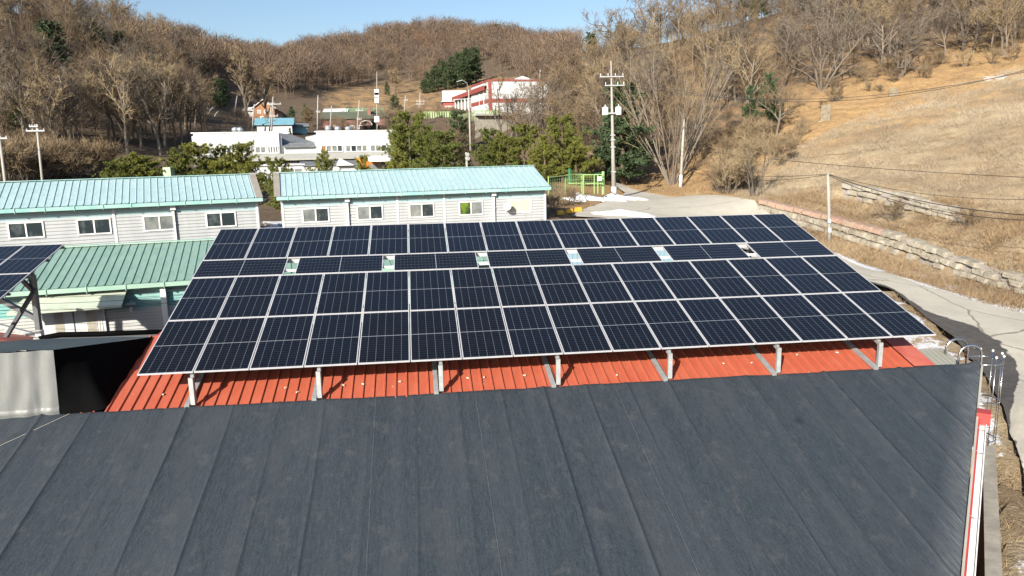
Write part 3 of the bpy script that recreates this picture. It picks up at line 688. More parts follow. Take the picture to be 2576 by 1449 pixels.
for z in hz: MB().tube([np.array([sB[0], sB[1], z])-lo]+[hoop(t, z)-lo for t in np.linspace(0, 1, 18)]+[np.array([sA[0], sA[1], z])-lo], .016, 6).build('cage_hoop', M['chrome'], lad, True)
for t in (.02, .2, .38, .55, .72, .98):
    q_ = hoop(t, 0); top = np.array([q_[0], q_[1], hz[0]+.17])
    b_ = MB().tube([np.array([q_[0], q_[1], hz[2]-.1])-lo, top-lo], .011, 6).build('cage_bar', M['chrome'], lad, True)
    m2 = MB(); m2.tube([top-lo+[0, 0, -.03], top-lo+[0, 0, -.015], top-lo+[0, 0, .01], top-lo+[0, 0, .035], top-lo+[0, 0, .045]], [.008, .026, .034, .022, .004], 8); m2.build('ball_tip', M['porcelain'], b_, True)
wallp = [WALL_B-wd*14, WALL_B, WALL_A, WALL_A+wd*.3]
mb = MB()
zt = [H-7.7]*4; tw = .135
for i in range(3):
    a, b = wallp[i], wallp[i+1]; steps = 6
    for k in range(steps):
        p, q_ = a+(b-a)*k/steps, a+(b-a)*(k+1)/steps
        mb.add([(*(p-wn*tw), -.4), (*(q_-wn*tw), -.4), (*(q_+wn*tw), -.4), (*(p+wn*tw), -.4), (*(p-wn*tw), zt[i]), (*(q_-wn*tw), zt[i]), (*(q_+wn*tw), zt[i]), (*(p+wn*tw), zt[i])], [(4, 5, 6, 7), (0, 1, 5, 4), (2, 3, 7, 6)] + ([(3, 0, 4, 7)] if i == 0 and k == 0 else []) + ([(1, 2, 6, 5)] if i == 2 and k == steps-1 else []))
wc = mb.build('boundary_wall', M['concrete']); tag(wc, 'weathered concrete boundary wall beside the shadowed pit at bottom right', 'wall')

annex = empty('annex_building', at(-40, 850, 22)*[1, 1, 0]+[0, 0, 1.2], 'small red-roofed annex below the left solar array, mostly out of frame', 'annex'); ao = np.array(annex.location)
q = [at(-300, 800, 24.5), at(84, 846, 22.7), at(70, 866, 19.6), at(-300, 880, 19.2)]
MB().slab([p-ao for p in q], [0, 0, -.06]).build('roof', M['red_roof'], annex)
mb = MB()
for i in range(4):
    a, b = q[i], q[(i+1) % 4]; c_ = (q[0]+q[2])/2; sh = lambda p: (p-c_)*[.97, .97, 1]+c_-[0, 0, .06]
    a, b = sh(a), sh(b); mb.poly([np.array([a[0], a[1], 1.0])-ao, np.array([b[0], b[1], 1.0])-ao, b-ao, a-ao])
mb.build('wall', M['grey_sheet'], annex)

# ------------------------------------------------------------------ buildings with a local frame: s along the front, t away from the viewer, z up
class Bld:
    def __init__(s, name, label, cat, x0, y0, z0, yaw, group=None):
        s.root = empty(name, (x0, y0, z0), label, cat, group, yaw); s.o = np.array([x0, y0, z0]); s.yaw = yaw
        s.ex = np.array([math.cos(yaw), math.sin(yaw), 0]); s.ey = np.array([-math.sin(yaw), math.cos(yaw), 0])
    def hit(s, px, py, t=0.0):             # point of the front plane (at depth t) seen at a photo position
        d = ray(px, py); c = np.array([0, 0, H]); k = ((s.o+s.ey*t-c)@s.ey)/(d@s.ey); P = c+d*k-s.o; return float(P@s.ex), float(P[2])
    def part(s, name, mb, m, parent=None): return mb.build(name, M[m] if isinstance(m, str) else m, parent or s.root)
def gable_roof(B, s0, s1, t0, t1, ze, zr, m, pitch=.36, rw=.05, rh=.035, name='roof'):
    tm = (t0+t1)/2; prof = ribbed(s0, s1, pitch, rw, rh, .1); mb = MB()
    mb.grid([[(s_, t0, ze+h) for s_, h in prof], [(s_, tm, zr+h) for s_, h in prof]]); mb.grid([[(s_, tm, zr+h) for s_, h in prof], [(s_, t1, ze+h) for s_, h in prof]])
    mb.add([(s0, t0, ze-.05), (s1, t0, ze-.05), (s1, tm, zr-.05), (s0, tm, zr-.05), (s1, t1, ze-.05), (s0, t1, ze-.05)], [(0, 3, 2, 1), (3, 5, 4, 2)])
    return B.part(name, mb, m)
def window(B, s0, s1, z0, z1, t, frame='white', panes=('glass_dark', 'glass_dark'), fw=.07, proud=.05):
    mb = MB(); n = len(panes); w = (s1-s0)/n
    mb.box(s0, s1, t-proud, t+.02, z0, z0+fw); mb.box(s0, s1, t-proud, t+.02, z1-fw, z1)
    for i in range(n+1):
        c = s0+w*i; a = c-fw/2 if 0 < i < n else (c if i == 0 else c-fw); mb.box(a, a+fw, t-proud+.003, t+.02, z0+fw, z1-fw)
    o = B.part('window', mb, frame)
    for i, g in enumerate(panes):
        p = MB(); p.box(s0+w*i+fw*.4, s0+w*(i+1)-fw*.4, t-proud*.45, t+.01, z0+fw*.8, z1-fw*.8); B.part('pane', p, g, o)
    return o

def teal_block(label, X0, Y0, yaw, ln, zb, ze, zr, wins, spouts, joints, s_ext, pane_sets, verge):
    B = Bld('workshop_building', label, 'building', X0, Y0, zb, yaw); e, r = ze-zb, zr-zb; s0, s1 = s_ext
    wt = .28
    ms = siding_material('pale_siding_%d' % int(ln*10), e-.62, L(.38, .56, .59), L(.485, .505, .51))
    gable_roof(B, s0-.2, s1+.2, 0, 6.57, e, r, 'teal_roof', .335)
    mb = MB(); mb.poly([(s0, wt, 0), (s1, wt, 0), (s1, wt, e-.02), (s0, wt, e-.02)]); mb.poly([(s1, 6.3, 0), (s0, 6.3, 0), (s0, 6.3, e-.02), (s1, 6.3, e-.02)])
    for s_ in (s0, s1): mb.poly([(s_, wt, 0), (s_, 6.3, 0), (s_, 6.3, e+.05), (s_, 3.28, r-.08), (s_, wt, e+.05)])
    wall = B.part('wall', mb, ms)
    mb = MB(); mb.box(s0-.2, s1+.2, -.16, -.02, e-.20, e-.02); mb.box(s0-.2, s1+.2, -.02, wt, e-.14, e-.10); g = B.part('gutter', mb, 'teal_trim')
    mb = MB(); mb.beam((s0-.22, 3.285, r+.03), (s1+.22, 3.285, r+.03), .3, .03); B.part('ridge_cap', mb, 'teal_trim')
    for s_ in verge:
        mb = MB(); mb.beam((s_, -.02, e+.02), (s_, 3.285, r+.05), .34, .06); mb.beam((s_, 3.285, r+.05), (s_, 6.57, e+.02), .34, .06); B.part('verge_trim', mb, 'brown_trim')
    br = None; s_ = s0+.4
    while s_ < s1:
        if br is None:
            mb = MB(); mb.box(-.015, .015, -.19, -.165, -.22, .04); mb.box(-.012, .012, -.165, .22, -.26, -.23); br = B.part('gutter_bracket', mb, 'teal_trim', g)
            br.location = (s_, 0, e)
        else:
            c = br.copy(); COL.objects.link(c); c.parent = g; c.location = (s_, 0, e)
        s_ += 1.25
    for s_ in spouts:
        mb = MB(); mb.box(s_-.05, s_+.05, wt-.13, wt-.03, 0, e-.5); mb.box(s_-.13, s_+.13, wt-.22, wt-.02, e-.45, e-.2); mb.box(s_-.06, s_+.06, wt-.145, wt-.02, e-1.2, e-1.12); B.part('downspout', mb, 'white')
    for s_ in joints:
        mb = MB(); mb.box(s_-.06, s_+.06, wt-.025, wt+.02, 0, e-.2); B.part('corner_strip', mb, 'white_wall')
    for k, (a, b, z0, z1) in enumerate(wins): window(B, a, b, z0-zb, z1-zb, wt, 'white', pane_sets[k])
    return B
GD, GP, GC = 'glass_dark', 'glass_pale', 'glass_cream'
ZE, ZR = -2.455+H, -1.275+H
offs = [1.244, 4.2614, 7.2515, 10.2155, 13.2568]; ww = 1.482
M['glass_green'] = mat('glass_with_green_view', L(.16, .24, .03), L(.03, .06, .03), 2.2, .12, lo=.4, hi=.6)
RB = teal_block('pale teal-roofed workshop with five windows and a satellite dish, right of the gap', -12.7702, 41.333, .2868, 15.976, 4.3, ZE, ZR,
    [(o, o+ww, 6.0, 6.83) for o in offs], (3.75, 12.35), (.22, 6.6, 9.35, 15.62), (.15, 15.68), [(GP, GD), (GP, GD), (GP, GD), ('glass_green', GP), (GC, GC)], (.0,))
LB = teal_block('pale teal-roofed workshop with four dark windows at the left, beyond the green roof', -13.4325-17.4*math.cos(.4136), 40.5359-17.4*math.sin(.4136), .4136, 17.4, 3.6, ZE+.02, ZR,
    [(17.4-o, 17.4-o+1.513, 6.07, 6.88) for o in (11.7024, 8.782, 5.8083, 2.8188)], (13.05,), (17.2, 10.3, 4.2), (-3.0, 17.3), [(GD, GD), (GD, GD), (GP, GP), (GD, GD)], (17.35,))
dish = empty('satellite_dish', (0, 0, 0), 'white satellite dish on the wall between the last downspout and the cream-blind window', 'satellite dish')
s_, z_ = RB.hit(1276, 520, .0); P = RB.o+RB.ex*s_+RB.ey*-.12+np.array([0, 0, z_]); dish.location = tuple(P)
rows = []; dn = np.array([-.35, -.85, .4]); dn /= np.linalg.norm(dn); da = np.cross(dn, [0, 0, 1]); da /= np.linalg.norm(da); db = np.cross(da, dn)
mb = MB()
for i in range(6): rows.append([(da*math.cos(t)+db*math.sin(t))*.25*i/5 + dn*(.07*(i/5)**2) for t in np.linspace(0, 2*math.pi, 25)])
mb.grid(rows); mb.grid([[p-dn*.012 for p in r_] for r_ in rows[::-1]]); mb.build('reflector', M['white'], dish, True)
MB().tube([dn*0+db*-.24, db*-.12+dn*.3, dn*.33], .012, 6).build('feed_arm', M['galv'], dish); MB().tube([dn*-.01, -dn*.12, RB.ey*.35-db*.1], .025, 6).build('bracket', M['galv'], dish)

# low green-roofed shed in front of the left workshop
gY = .29; M['awning'] = mat('weathered_awning', L(.55, .6, .5), L(.42, .48, .38), 1, .6)
GE = at(235, 728, 27.0)
GB = Bld('green_shed', 'low shed with a ribbed green roof and pale doors under an awning', 'shed', GE[0]-9.5*math.cos(gY), GE[1]-9.5*math.sin(gY), 2.4, gY)
e0 = GE[2]-2.4+.12; tm_ = 3.9; zr_ = at(345, 614, 31.0)[2]-2.4
GS1 = GB.hit(1232, 655, 1.0)[0]
prof = ribbed(-2, GS1, .30, .05, .035, .1); mb = MB(); mb.grid([[(s_, 0, e0+h) for s_, h in prof], [(s_, tm_, zr_+h) for s_, h in prof]]); mb.grid([[(s_, tm_, zr_+h) for s_, h in prof], [(s_, tm_+.9, zr_-.3+h) for s_, h in prof]]); GB.part('roof', mb, 'green_sheet')
mb = MB(); mb.box(-2, GS1, -.14, .0, e0-.17, e0-.01); gg = GB.part('gutter', mb, 'green_trim'); mb = MB(); mb.beam((-2, tm_+.02, zr_+.05), (GS1, tm_+.02, zr_+.05), .28, .04); GB.part('ridge_cap', mb, 'green_trim')
br = None
for k in range(17):
    if br is None:
        mb = MB(); mb.box(-.012, .012, -.17, -.142, -.20, .06); mb.box(-.01, .01, -.145, .2, -.24, -.21); br = GB.part('gutter_bracket', mb, 'green_trim', gg); br.location = (.2, 0, e0)
    else: c = br.copy(); COL.objects.link(c); c.parent = gg; c.location = (.2+k*1.3, 0, e0)
sm = siding_material('shed_siding', e0-1.02, L(.20, .48, .45), L(.58, .58, .56), .12)
mb = MB(); mb.poly([(-2, .3, -.5), (GS1, .3, -.5), (GS1, .3, e0), (-2, .3, e0)]); mb.poly([(GS1, .3, -.5), (GS1, tm_+.8, -.5), (GS1, tm_+.8, zr_-.4), (GS1, tm_, zr_-.05), (GS1, .3, e0)]); mb.poly([(-2, tm_+.8, -.5), (-2, .3, -.5), (-2, .3, e0), (-2, tm_, zr_-.05), (-2, tm_+.8, zr_-.4)]); mb.poly([(GS1, tm_+.8, -.5), (-2, tm_+.8, -.5), (-2, tm_+.8, zr_-.4), (GS1, tm_+.8, zr_-.4)])
GB.part('wall', mb, sm)
sA_, zA = GB.hit(16, 782, -.75); sB_, zB = GB.hit(306, 770, -.75); zt_ = GB.hit(309, 752, .28)[1]
mb = MB(); mb.slab([(sA_, -.75, zB), (sB_, -.75, zB), (sB_+.05, .28, zB+.42), (sA_+.4, .28, zB+.42)], [0, 0, .04]); mb.box(sA_, sB_, -.78, -.74, zB-.05, zB+.06); GB.part('awning', mb, M['awning'])
s1_, z1_ = GB.hit(403, 735, .1); s2_, _ = GB.hit(417, 735, .1); mb = MB(); mb.box(s1_, s2_, .05, .29, -.5, e0-.18); GB.part('column', mb, 'white')
for a, b in ((104, 182), (186, 263)):
    sa, z_ = GB.hit(a, 782, .25); sb, _ = GB.hit(b, 782, .25); mb = MB(); mb.box(sa, sb, .2, .295, -.5, zB+.12); d_ = GB.part('sliding_door', mb, 'white_wall')
    w_ = sb-sa; mb = MB()
    for k in range(9): x = sa+w_*(.38+.035*k); mb.box(x, x+.018, .185, .2, -.3, zB+.05)
    dm = mb.build('door_slats', M['cream'], d_)
    if a == 186:
        mb = MB()
        for k in range(3): x = sb-.3+.09*k; mb.box(x, x+.018, .185, .2, -.3, zB+.05)
        mb.build('door_slats', M['cream'], d_)
s_, z_ = GB.hit(330, 764, .0); mb = MB(); mb.tube([(s_, .28, z_+.05), (s_, .0, z_+.12), (s_, -.18, z_+.05)], .02, 6); fl = GB.part('flood_lamp', mb, 'galv'); mb = MB(); mb.obox((s_, -.2, z_), (.16, 0, 0), (0, .09, .03), (0, -.02, .05)); mb.build('lamp_head', M['galv'], fl)
s_, z_ = GB.hit(329, 779, .1); mb = MB(); mb.tube([(s_, .28, z_+.05), (s_, .1, z_+.02), (s_, .08, z_-.08)], [.05, .06, .03], 8); GB.part('camera', mb, 'white')


q = [at(1330, 640, 34), at(1790, 640, 36), at(1790, 680, 27), at(1330, 680, 25.5)]; 
for p, z_ in zip(q, (5.75, 5.75, 5.2, 5.2)): p[2] = z_
lowr = empty('low_shed', q[3]*[1, 1, 0]+[0, 0, 1.2], 'low pale blue sheet roof seen through the gaps of the sideways panel row', 'shed'); lo_ = np.array(lowr.location)
rr_ = ribbed(0, 1, .025, .004, .02); MB().grid([[q[3]*(1-u)+q[2]*u+[0, 0, h]-lo_ for u, h in rr_], [q[0]*(1-u)+q[1]*u+[0, 0, h]-lo_ for u, h in rr_]]).build('roof', mat('pale_blue_sheet', L(.45, .62, .66), L(.4, .56, .6), 1, .5), lowr)
mb = MB(); sh_ = lambda p: p-lo_-np.array([0, 0, .06])
for a_, b_ in ((0, 1), (1, 2), (2, 3), (3, 0)): mb.poly([sh_(q[a_])*[1, 1, 0]-[0, 0, .5], sh_(q[b_])*[1, 1, 0]-[0, 0, .5], sh_(q[b_]), sh_(q[a_])])
mb.build('wall', M['grey_sheet'], lowr)

# ------------------------------------------------------------------ white factory with a gap in its parapet
a0, a1 = at(485, 430, 92), at(998, 430, 100.5)
fy = math.atan2(a1[1]-a0[1], a1[0]-a0[0])
WF = Bld('white_factory', 'white two-winged factory with strip windows and a long grey canopy beyond the pines', 'factory', a0[0], a0[1], 5.2, fy)
def fbox(B, name, px0, py0, px1, py1, t0, t1, m, parent=None, td=0):
    s0, z1 = B.hit(px0, py0, t0); s1, z0 = B.hit(px1, py1, t0); mb = MB(); mb.box(s0, s1, t0, t1, z0, z1); return B.part(name, mb, m, parent)
fbox(WF, 'wall', 485, 333.5, 711, 470, 0, .3, 'white_wall'); fbox(WF, 'wall', 795, 329, 998, 470, 0, .3, 'white_wall')
sL = WF.hit(485, 380)[0]; sR = WF.hit(998, 380)[0]; sg0, sg1 = WF.hit(711, 380)[0], WF.hit(795, 380)[0]; zt1 = WF.hit(600, 333.5)[1]; zt2 = WF.hit(900, 330)[1]
mb = MB(); mb.box(sR-.3, sR-.002, .302, 14, -1, zt2-.35); mb.box(sL+.002, sL+.3, .302, 14, -1, zt1-.35); mb.box(sL, sR, 13.7, 14, -1, zt1-1.4); mb.box(sg0-.3, sg0-.01, .302, 13.6, -1, zt1-.4); mb.box(sg1+.01, sg1+.3, .302, 13.6, -1, zt2-.4); WF.part('wall', mb, 'white_wall')
for a, b, z in ((sL+.3, sg0-.3, zt1-.7), (sg1+.3, sR-.3, zt2-.7)):
    mb = MB(); mb.box(a, b, .302, 13.7, z-.1, z); WF.part('roof', mb, 'grey_sheet')
for a, b, z in ((sL, sg0, zt1), (sg1, sR, zt2)):
    mb = MB(); mb.box(a-.05, b+.05, -.08, .36, z-.05, z+.08); WF.part('parapet_cap', mb, 'white')
zc = WF.hit(750, 368)[1]; za = WF.hit(750, 339)[1]
mb = MB(); mb.add([(sg0, .1, zc), (sg1, .1, zc), (sg1, 1.2, zc+.35), (sg0, 1.2, zc+.35), (sg0, 1.2, zc+.45), (sg1, 1.2, zc+.45), (sg1-2.2, 9, za+.2), (sg0, 9, za+.5)], [(0, 1, 2, 3), (4, 5, 6, 7), (2, 5, 4, 3)]); mb.add([(sg0, .1, zc-.12), (sg1, .1, zc-.12), (sg1, .1, zc), (sg0, .1, zc)], [(0, 1, 2, 3)]); WF.part('roof', mb, 'slate_roof')
mb = MB(); mb.box(sg0, sg1, .5, .8, -1, zc-.1); WF.part('wall', mb, 'white_wall')
# joints of the panels
for px in (567, 637, 860, 923):
    s_ = WF.hit(px, 350)[0]; z1 = zt1 if px < 750 else zt2; mb = MB(); mb.box(s_-.03, s_+.03, -.02, .0, 1.9, z1-.06); WF.part('panel_joint', mb, 'grey_sheet')
for (x0, x1) in ((501, 540), (547, 620), (640, 670), (672, 702), (803, 866 - 20), (850, 893), (899, 936 - 2), (935, 986)): pass
def strip(x0, x1, y0, y1, n, pan): 
    s0, z1 = WF.hit(x0, y0); s1, z0 = WF.hit(x1, y1); window(WF, s0, s1, z0, z1, 0, 'white', [pan[k % len(pan)] for k in range(n)], .12, .1)
M['glass_orange'] = mat('glass_with_orange_crate', L(.4, .2, .06), L(.1, .1, .09), 2, .2)
strip(498, 537, 370, 389, 2, [GP]); strip(543, 584, 369.5, 388, 3, [GP, GP, GD]); strip(590, 633, 369, 387.5, 3, [GP]); strip(640, 671, 368, 386, 2, [GP]); strip(672, 701, 367.5, 386, 4, [GD, GP, GP, GD])
strip(806, 863, 365, 382, 4, ['glass_orange', GP, GP, GD]); strip(868, 925, 364.5, 381.5, 4, [GP, GD, GP, GP]); strip(930, 987, 363.5, 381, 4, [GP, GP, GD, GP])
s0, z0 = WF.hit(480, 399, -2.2); s1 = WF.hit(1003, 390, -2.2)[0]; zk = WF.hit(740, 386, .0)[1]; zf = WF.hit(740, 399, -2.2)[1]
mb = MB(); mb.slab([(s0, -2.2, zf), (s1, -2.2, zf), (s1, -.02, zk), (s0, -.02, zk)], [0, 0, -.12]); mb.box(s0, s1, -2.28, -2.2, zf-.2, zf+.03); WF.part('canopy', mb, 'grey_sheet')
mb = MB(); mb.box(sL, sg0+4, -.06, -.003, -1, zf-.3); WF.part('lower_wall', mb, M['slate_roof']); mb = MB(); mb.box(sg0+4, sg1+1, -.07, -.003, -1, zf-.3); WF.part('lower_wall', mb, 'cream'); mb = MB(); mb.box(sg1+1, sR, -.06, -.003, -1, zf-.3); WF.part('lower_wall', mb, M['brown_trim'])
s_, z1 = WF.hit(668, 405); s2, z0 = WF.hit(703, 413); window(WF, s_, s2, z0, z1, -.07, 'white', (GD, GD), .1); s_, z1 = WF.hit(730, 403); s2, z0 = WF.hit(746, 410); window(WF, s_, s2, z0, z1, -.07, 'white', (GD, GD), .1)
mb = MB(); mb.beam((sR+.1, -.5, zf+.6), (sR+5, -9, zf-1.4), .3, .5); mb.beam((sR+.1, -.5, zf+.05), (sR+5, -9, zf-2), .06, .06); WF.part('conveyor', mb, 'black')
def vent(px, py, r):
    t0 = 3.0; s_, z_ = WF.hit(px, py, t0); z_ = max(z_, zt1-.7); prof = [(.0, .55), (-.02, .55), (.1, .55), (.25, .8), (.5, 1.0), (.75, .95), (.95, .6), (1.02, .1)]; mb = MB(); mb.tube([(0, 0, -.9)]+[(0, 0, a*r*1.6) for a, _ in prof], [.5*r]+[b*r for _, b in prof], 12); o = mb.build('roof_vent', M['vent'], WF.root, True); o.location = (s_, t0, z_)
for px in (826, 850, 876): vent(px, 331, .42)
vent(592, 334, .42); vent(604, 334, .42)

# small sheds and cabins in front of the factory
def cabin(name, label, px0, px1, pytop, pybot, d, dep, m, roofm, cat='cabin', slope=.25, yaw=None, zb=None):
    a, b = at(px0, pybot, d), at(px1, pybot, d+ (px1-px0)*d/F_PX*math.tan(yaw if yaw is not None else .3)); yw = math.atan2(b[1]-a[1], b[0]-a[0]); z0 = min(a[2], float(gz(a[0], a[1])))
    B = Bld(name, label, cat, a[0], a[1], z0, yw); ln = np.linalg.norm((b-a)[:2]); h = at(px0, pytop, d)[2]-z0
    mb = MB(); mb.box(0, ln, 0, dep, -.4, h); B.part('wall', mb, m); mb = MB(); mb.slab([(-.15, -.2, h+.03), (ln+.15, -.2, h+.03), (ln+.15, dep+.15, h+.03+slope), (-.15, dep+.15, h+.03+slope)], [0, 0, .1]); B.part('roof', mb, roofm); B.h = h; B.ln = ln; return B
c1 = cabin('site_cabin', 'low white cabin with a dark window strip between two small pines', 640, 765, 419, 440, 80, 3, 'white_wall', 'white', slope=.05)
window(c1, c1.ln*.64, c1.ln*.98, c1.h*.45, c1.h*.85, 0, 'white', (GP, GP), .08)
c2 = cabin('site_cabin', 'white cabin with a grey shallow gable roof right of the middle pine', 765, 905, 419, 440, 81, 4, 'white_wall', 'slate_roof', slope=.35)
window(c2, c2.ln*.6, c2.ln*.78, c2.h*.1, c2.h*.65, 0, 'white', (GP, GP), .08)
mb = MB(); mb.add([(c2.ln*.58, -.5, c2.h), (c2.ln*.9, -.5, c2.h), (c2.ln*.66, -.5, c2.h+.75), (c2.ln*.58, .6, c2.h), (c2.ln*.9, .6, c2.h), (c2.ln*.66, .6, c2.h+.75)], [(0, 1, 2), (3, 5, 4), (0, 2, 5, 3), (1, 4, 5, 2)]); c2.part('gable', mb, 'white')
for (x0, x1, y0, y1) in ((700, 742, 416, 427), (762, 800, 418, 428)):
    pass
ct = empty('shipping_container', at(905, 425, 84)*[1, 1, 0]+[0, 0, float(gz(*at(905, 425, 84)[:2]))], 'orange corrugated container with a white awning before the factory', 'container', None, .32)
co = np.array(ct.location); mb = MB(); ww_ = (955-905)*84/F_PX
for k in range(int(ww_/.12)):
    x = k*.12; mb.box(x, x+.12, -(.03 if k % 2 else 0), 2.4, -.2, at(905, 397, 84)[2]-co[2])
mb.build('body', M['orange'], ct); hh = at(905, 397, 84)[2]-co[2]
mb = MB(); mb.slab([(.9, -1.3, hh-.45), (ww_+1.5, -1.3, hh-.45), (ww_+1.5, .1, hh+.1), (.7, .1, hh+.1)], [0, 0, .08]); mb.build('awning', M['white'], ct)
mb = MB(); mb.box(1.0, 1.9, -.07, -.032, hh*.38, hh*.72); mb.build('window', M['glass_pale'], ct); mb = MB(); mb.box(1.95, 2.5, -.07, -.032, .0, hh*.7); mb.build('doorway', M['brown_trim'], ct)
gc = empty('green_container', at(420, 452, 60)*[1, 1, 0]+[0, 0, 5.3], 'pale green metal box behind the left workshop roof beside the pines', 'container'); mb = MB(); zg = at(420, 421, 60)[2]-5.3
for k in range(6): mb.box(-.25+k*.1, -.15+k*.1, -(.02 if k % 2 else 0), .8, 0, zg)
mb.build('body', mat('pale_green_paint', L(.5, .66, .44)), gc)

# ------------------------------------------------------------------ far village
def house(name, label, px0, px1, pyt, pyb, d, dep, wallm, roofm, rise, yaw=.25, cat='house', gable_front=False, over=.4):
    a = at(px0, pyb, d); ln0 = (px1-px0)*d/F_PX; B = Bld(name, label, cat, a[0], a[1], a[2]-.6, yaw); ln = ln0/math.cos(yaw); h = at(px0, pyt, d)[2]-a[2]+.6
    mb = MB(); mb.box(0, ln, 0, dep, -1, h)
    if gable_front: mb.add([(0, 0, h), (ln, 0, h), (ln/2, 0, h+rise), (0, dep, h), (ln, dep, h), (ln/2, dep, h+rise)], [(0, 1, 2), (3, 5, 4)])
    else: mb.add([(0, 0, h), (0, dep, h), (0, dep/2, h+rise), (ln, 0, h), (ln, dep, h), (ln, dep/2, h+rise)], [(0, 2, 1), (3, 4, 5)])
    B.part('wall', mb, wallm); mb = MB()
    if gable_front:
        k = rise/(ln/2)
        mb.slab([(-over, -over, h-over*k+.02), (ln/2, -over, h+rise+.02), (ln/2, dep+over, h+rise+.02), (-over, dep+over, h-over*k+.02)], [0, 0, .15]); mb.slab([(ln/2, -over, h+rise+.02), (ln+over, -over, h-over*k+.02), (ln+over, dep+over, h-over*k+.02), (ln/2, dep+over, h+rise+.02)], [0, 0, .15])
    else:
        k = rise/(dep/2)
        mb.slab([(-over, -over, h-over*k+.02), (ln+over, -over, h-over*k+.02), (ln+over, dep/2, h+rise+.02), (-over, dep/2, h+rise+.02)], [0, 0, .15]); mb.slab([(-over, dep/2, h+rise+.02), (ln+over, dep/2, h+rise+.02), (ln+over, dep+over, h-over*k+.02), (-over, dep+over, h-over*k+.02)], [0, 0, .15])
    B.part('roof', mb, roofm); B.h = h; B.ln = ln; return B
h1 = house('small_house', 'small white shed-like house with a pale blue roof above the factory', 648, 728, 313, 340, 122, 5, 'white', 'blue_roof', .9)
mb = MB(); mb.box(h1.ln*.985, h1.ln+.02, 1.2, 2.2, h1.h*.35, h1.h*.7); h1.part('window', mb, GD)
h1b = house('lean_to', 'blue-grey lean-to behind the small white house with blue roof', 737, 770, 318, 338, 127, 4, 'blue_roof', 'slate_roof', .4, cat='shed')
h2 = house('brick_house', 'orange brick two-storey house with white-edged gable under the dark conifers', 640, 688, 271, 306, 162, 9, 'brick_orange', 'white', 1.6, .2, gable_front=True)
for s_, z_ in ((.18, .66), (.5, .66), (.3, .3), (.62, .3)): window(h2, h2.ln*s_, h2.ln*(s_+.17), h2.h*z_, h2.h*(z_+.2), 0, 'white', (GP, GD), .12)
h2b = house('house_wing', 'white upper-storeyed wing with orange brick base left of the brick house', 617, 641, 278, 303, 164, 7, 'white', 'white', .7, .2, cat='house')
mb = MB(); mb.box(-.05, h2b.ln+.02, -.06, 6.9, -1, h2b.h*.5); h2b.part('brick_base', mb, 'brick_orange')
h3 = house('brick_hall', 'long dull red brick hall with moss green roof beyond the right wing', 812, 930, 299, 330, 148, 8, 'brick_red', 'green_roof_far', 1.3, .12, cat='hall')
for s_ in (.06, .22, .55, .72): window(h3, h3.ln*s_, h3.ln*(s_+.11), h3.h*.3, h3.h*.55, 0, 'white', (GP, GP, GD), .1)
mb = MB(); mb.box(h3.ln*.92, h3.ln*.99, 1.5, 2.6, h3.h, h3.h+2.2); h3.part('chimney', mb, 'brick_red')
h3b = house('brick_wing', 'pinkish brick wing at the right end of the brick hall', 936, 975, 295, 326, 150, 7, 'brick_red', 'green_roof_far', .8, .12)
h4 = house('arched_hall', 'long white hall with low roof and round windows left of the green court', 816, 868, 285, 296, 172, 7, 'white', 'white', 1.0, .1, cat='hall')
for k in range(7):
    mb = MB(); s_ = h4.ln*(.12+.115*k); mb.tube([(s_, -.04, h4.h*.45), (s_, .05, h4.h*.45)], .33, 10); h4.part('round_window', mb, GD)
tn = empty('dark_canopy', at(920, 322, 140), 'arched black canopy with white edge in front of the brick hall', 'canopy'); to = np.array(tn.location); rows = []
for y_ in (0, 5): rows.append([(1.1*math.cos(t)*-1+.1, y_, .5+.8*math.sin(t)) for t in np.linspace(.2, math.pi, 12)])
MB().grid(rows).build('roof', M['black'], tn); mb = MB(); mb.box(-1.1, 3.0, .1, 4.8, -1.5, .45); mb.build('body', M['black'], tn)
mb = MB(); mb.tube([(1.1*math.cos(t)*-1+.1, -.05, .5+.8*math.sin(t)) for t in np.linspace(.2, math.pi, 12)], .06, 5); mb.build('edge_trim', M['white'], tn)

# red and white school-like building on its terrace
SB0, SB1 = at(1232, 290, 136), at(1382, 288, 139)
sy = math.atan2(SB1[1]-SB0[1], SB1[0]-SB0[0])
SBd = Bld('red_white_building', 'white building with dark red bands on the terrace behind bare trees', 'building', SB0[0], SB0[1], float(gz(SB0[0], SB0[1]))-.5, sy)
ln = np.linalg.norm((SB1-SB0)[:2]); ht = SBd.hit(1232, 204)[1]; hm1 = SBd.hit(1232, 248)[1]; hm0 = SBd.hit(1232, 258)[1]
mb = MB(); mb.box(0, ln, 0, 14, -1, ht); SBd.part('wall', mb, 'white_wall'); mb = MB(); mb.box(-.06, ln+.06, -.08, 14.1, hm0, hm1); SBd.part('red_band', mb, 'school_red'); mb = MB(); mb.box(-.12, ln+.12, -.12, 14.1, ht, ht+.3); SBd.part('roof_edge', mb, 'school_red')
mb = MB(); mb.box(-.14, .35, -.14, -.001, -1, ht-.001); SBd.part('corner_strip', mb, 'school_red')
mb = MB(); mb.add([(ln*.42, -.15, ht+.3), (ln*.72, -.15, ht+.3), (ln*.55, -.15, ht+.9), (ln*.42, 3, ht+.3), (ln*.72, 3, ht+.3), (ln*.55, 3, ht+.9)], [(0, 1, 2), (3, 5, 4), (0, 2, 5, 3), (1, 4, 5, 2)]); SBd.part('gable', mb, 'white_wall')
window(SBd, ln*.42, ln*.5, hm0-3.4, hm0-1.2, 0, 'white', (GP, GP), .12); window(SBd, ln*.72, ln*.8, hm0-3, hm0-1, 0, 'white', (GP, GP), .12)
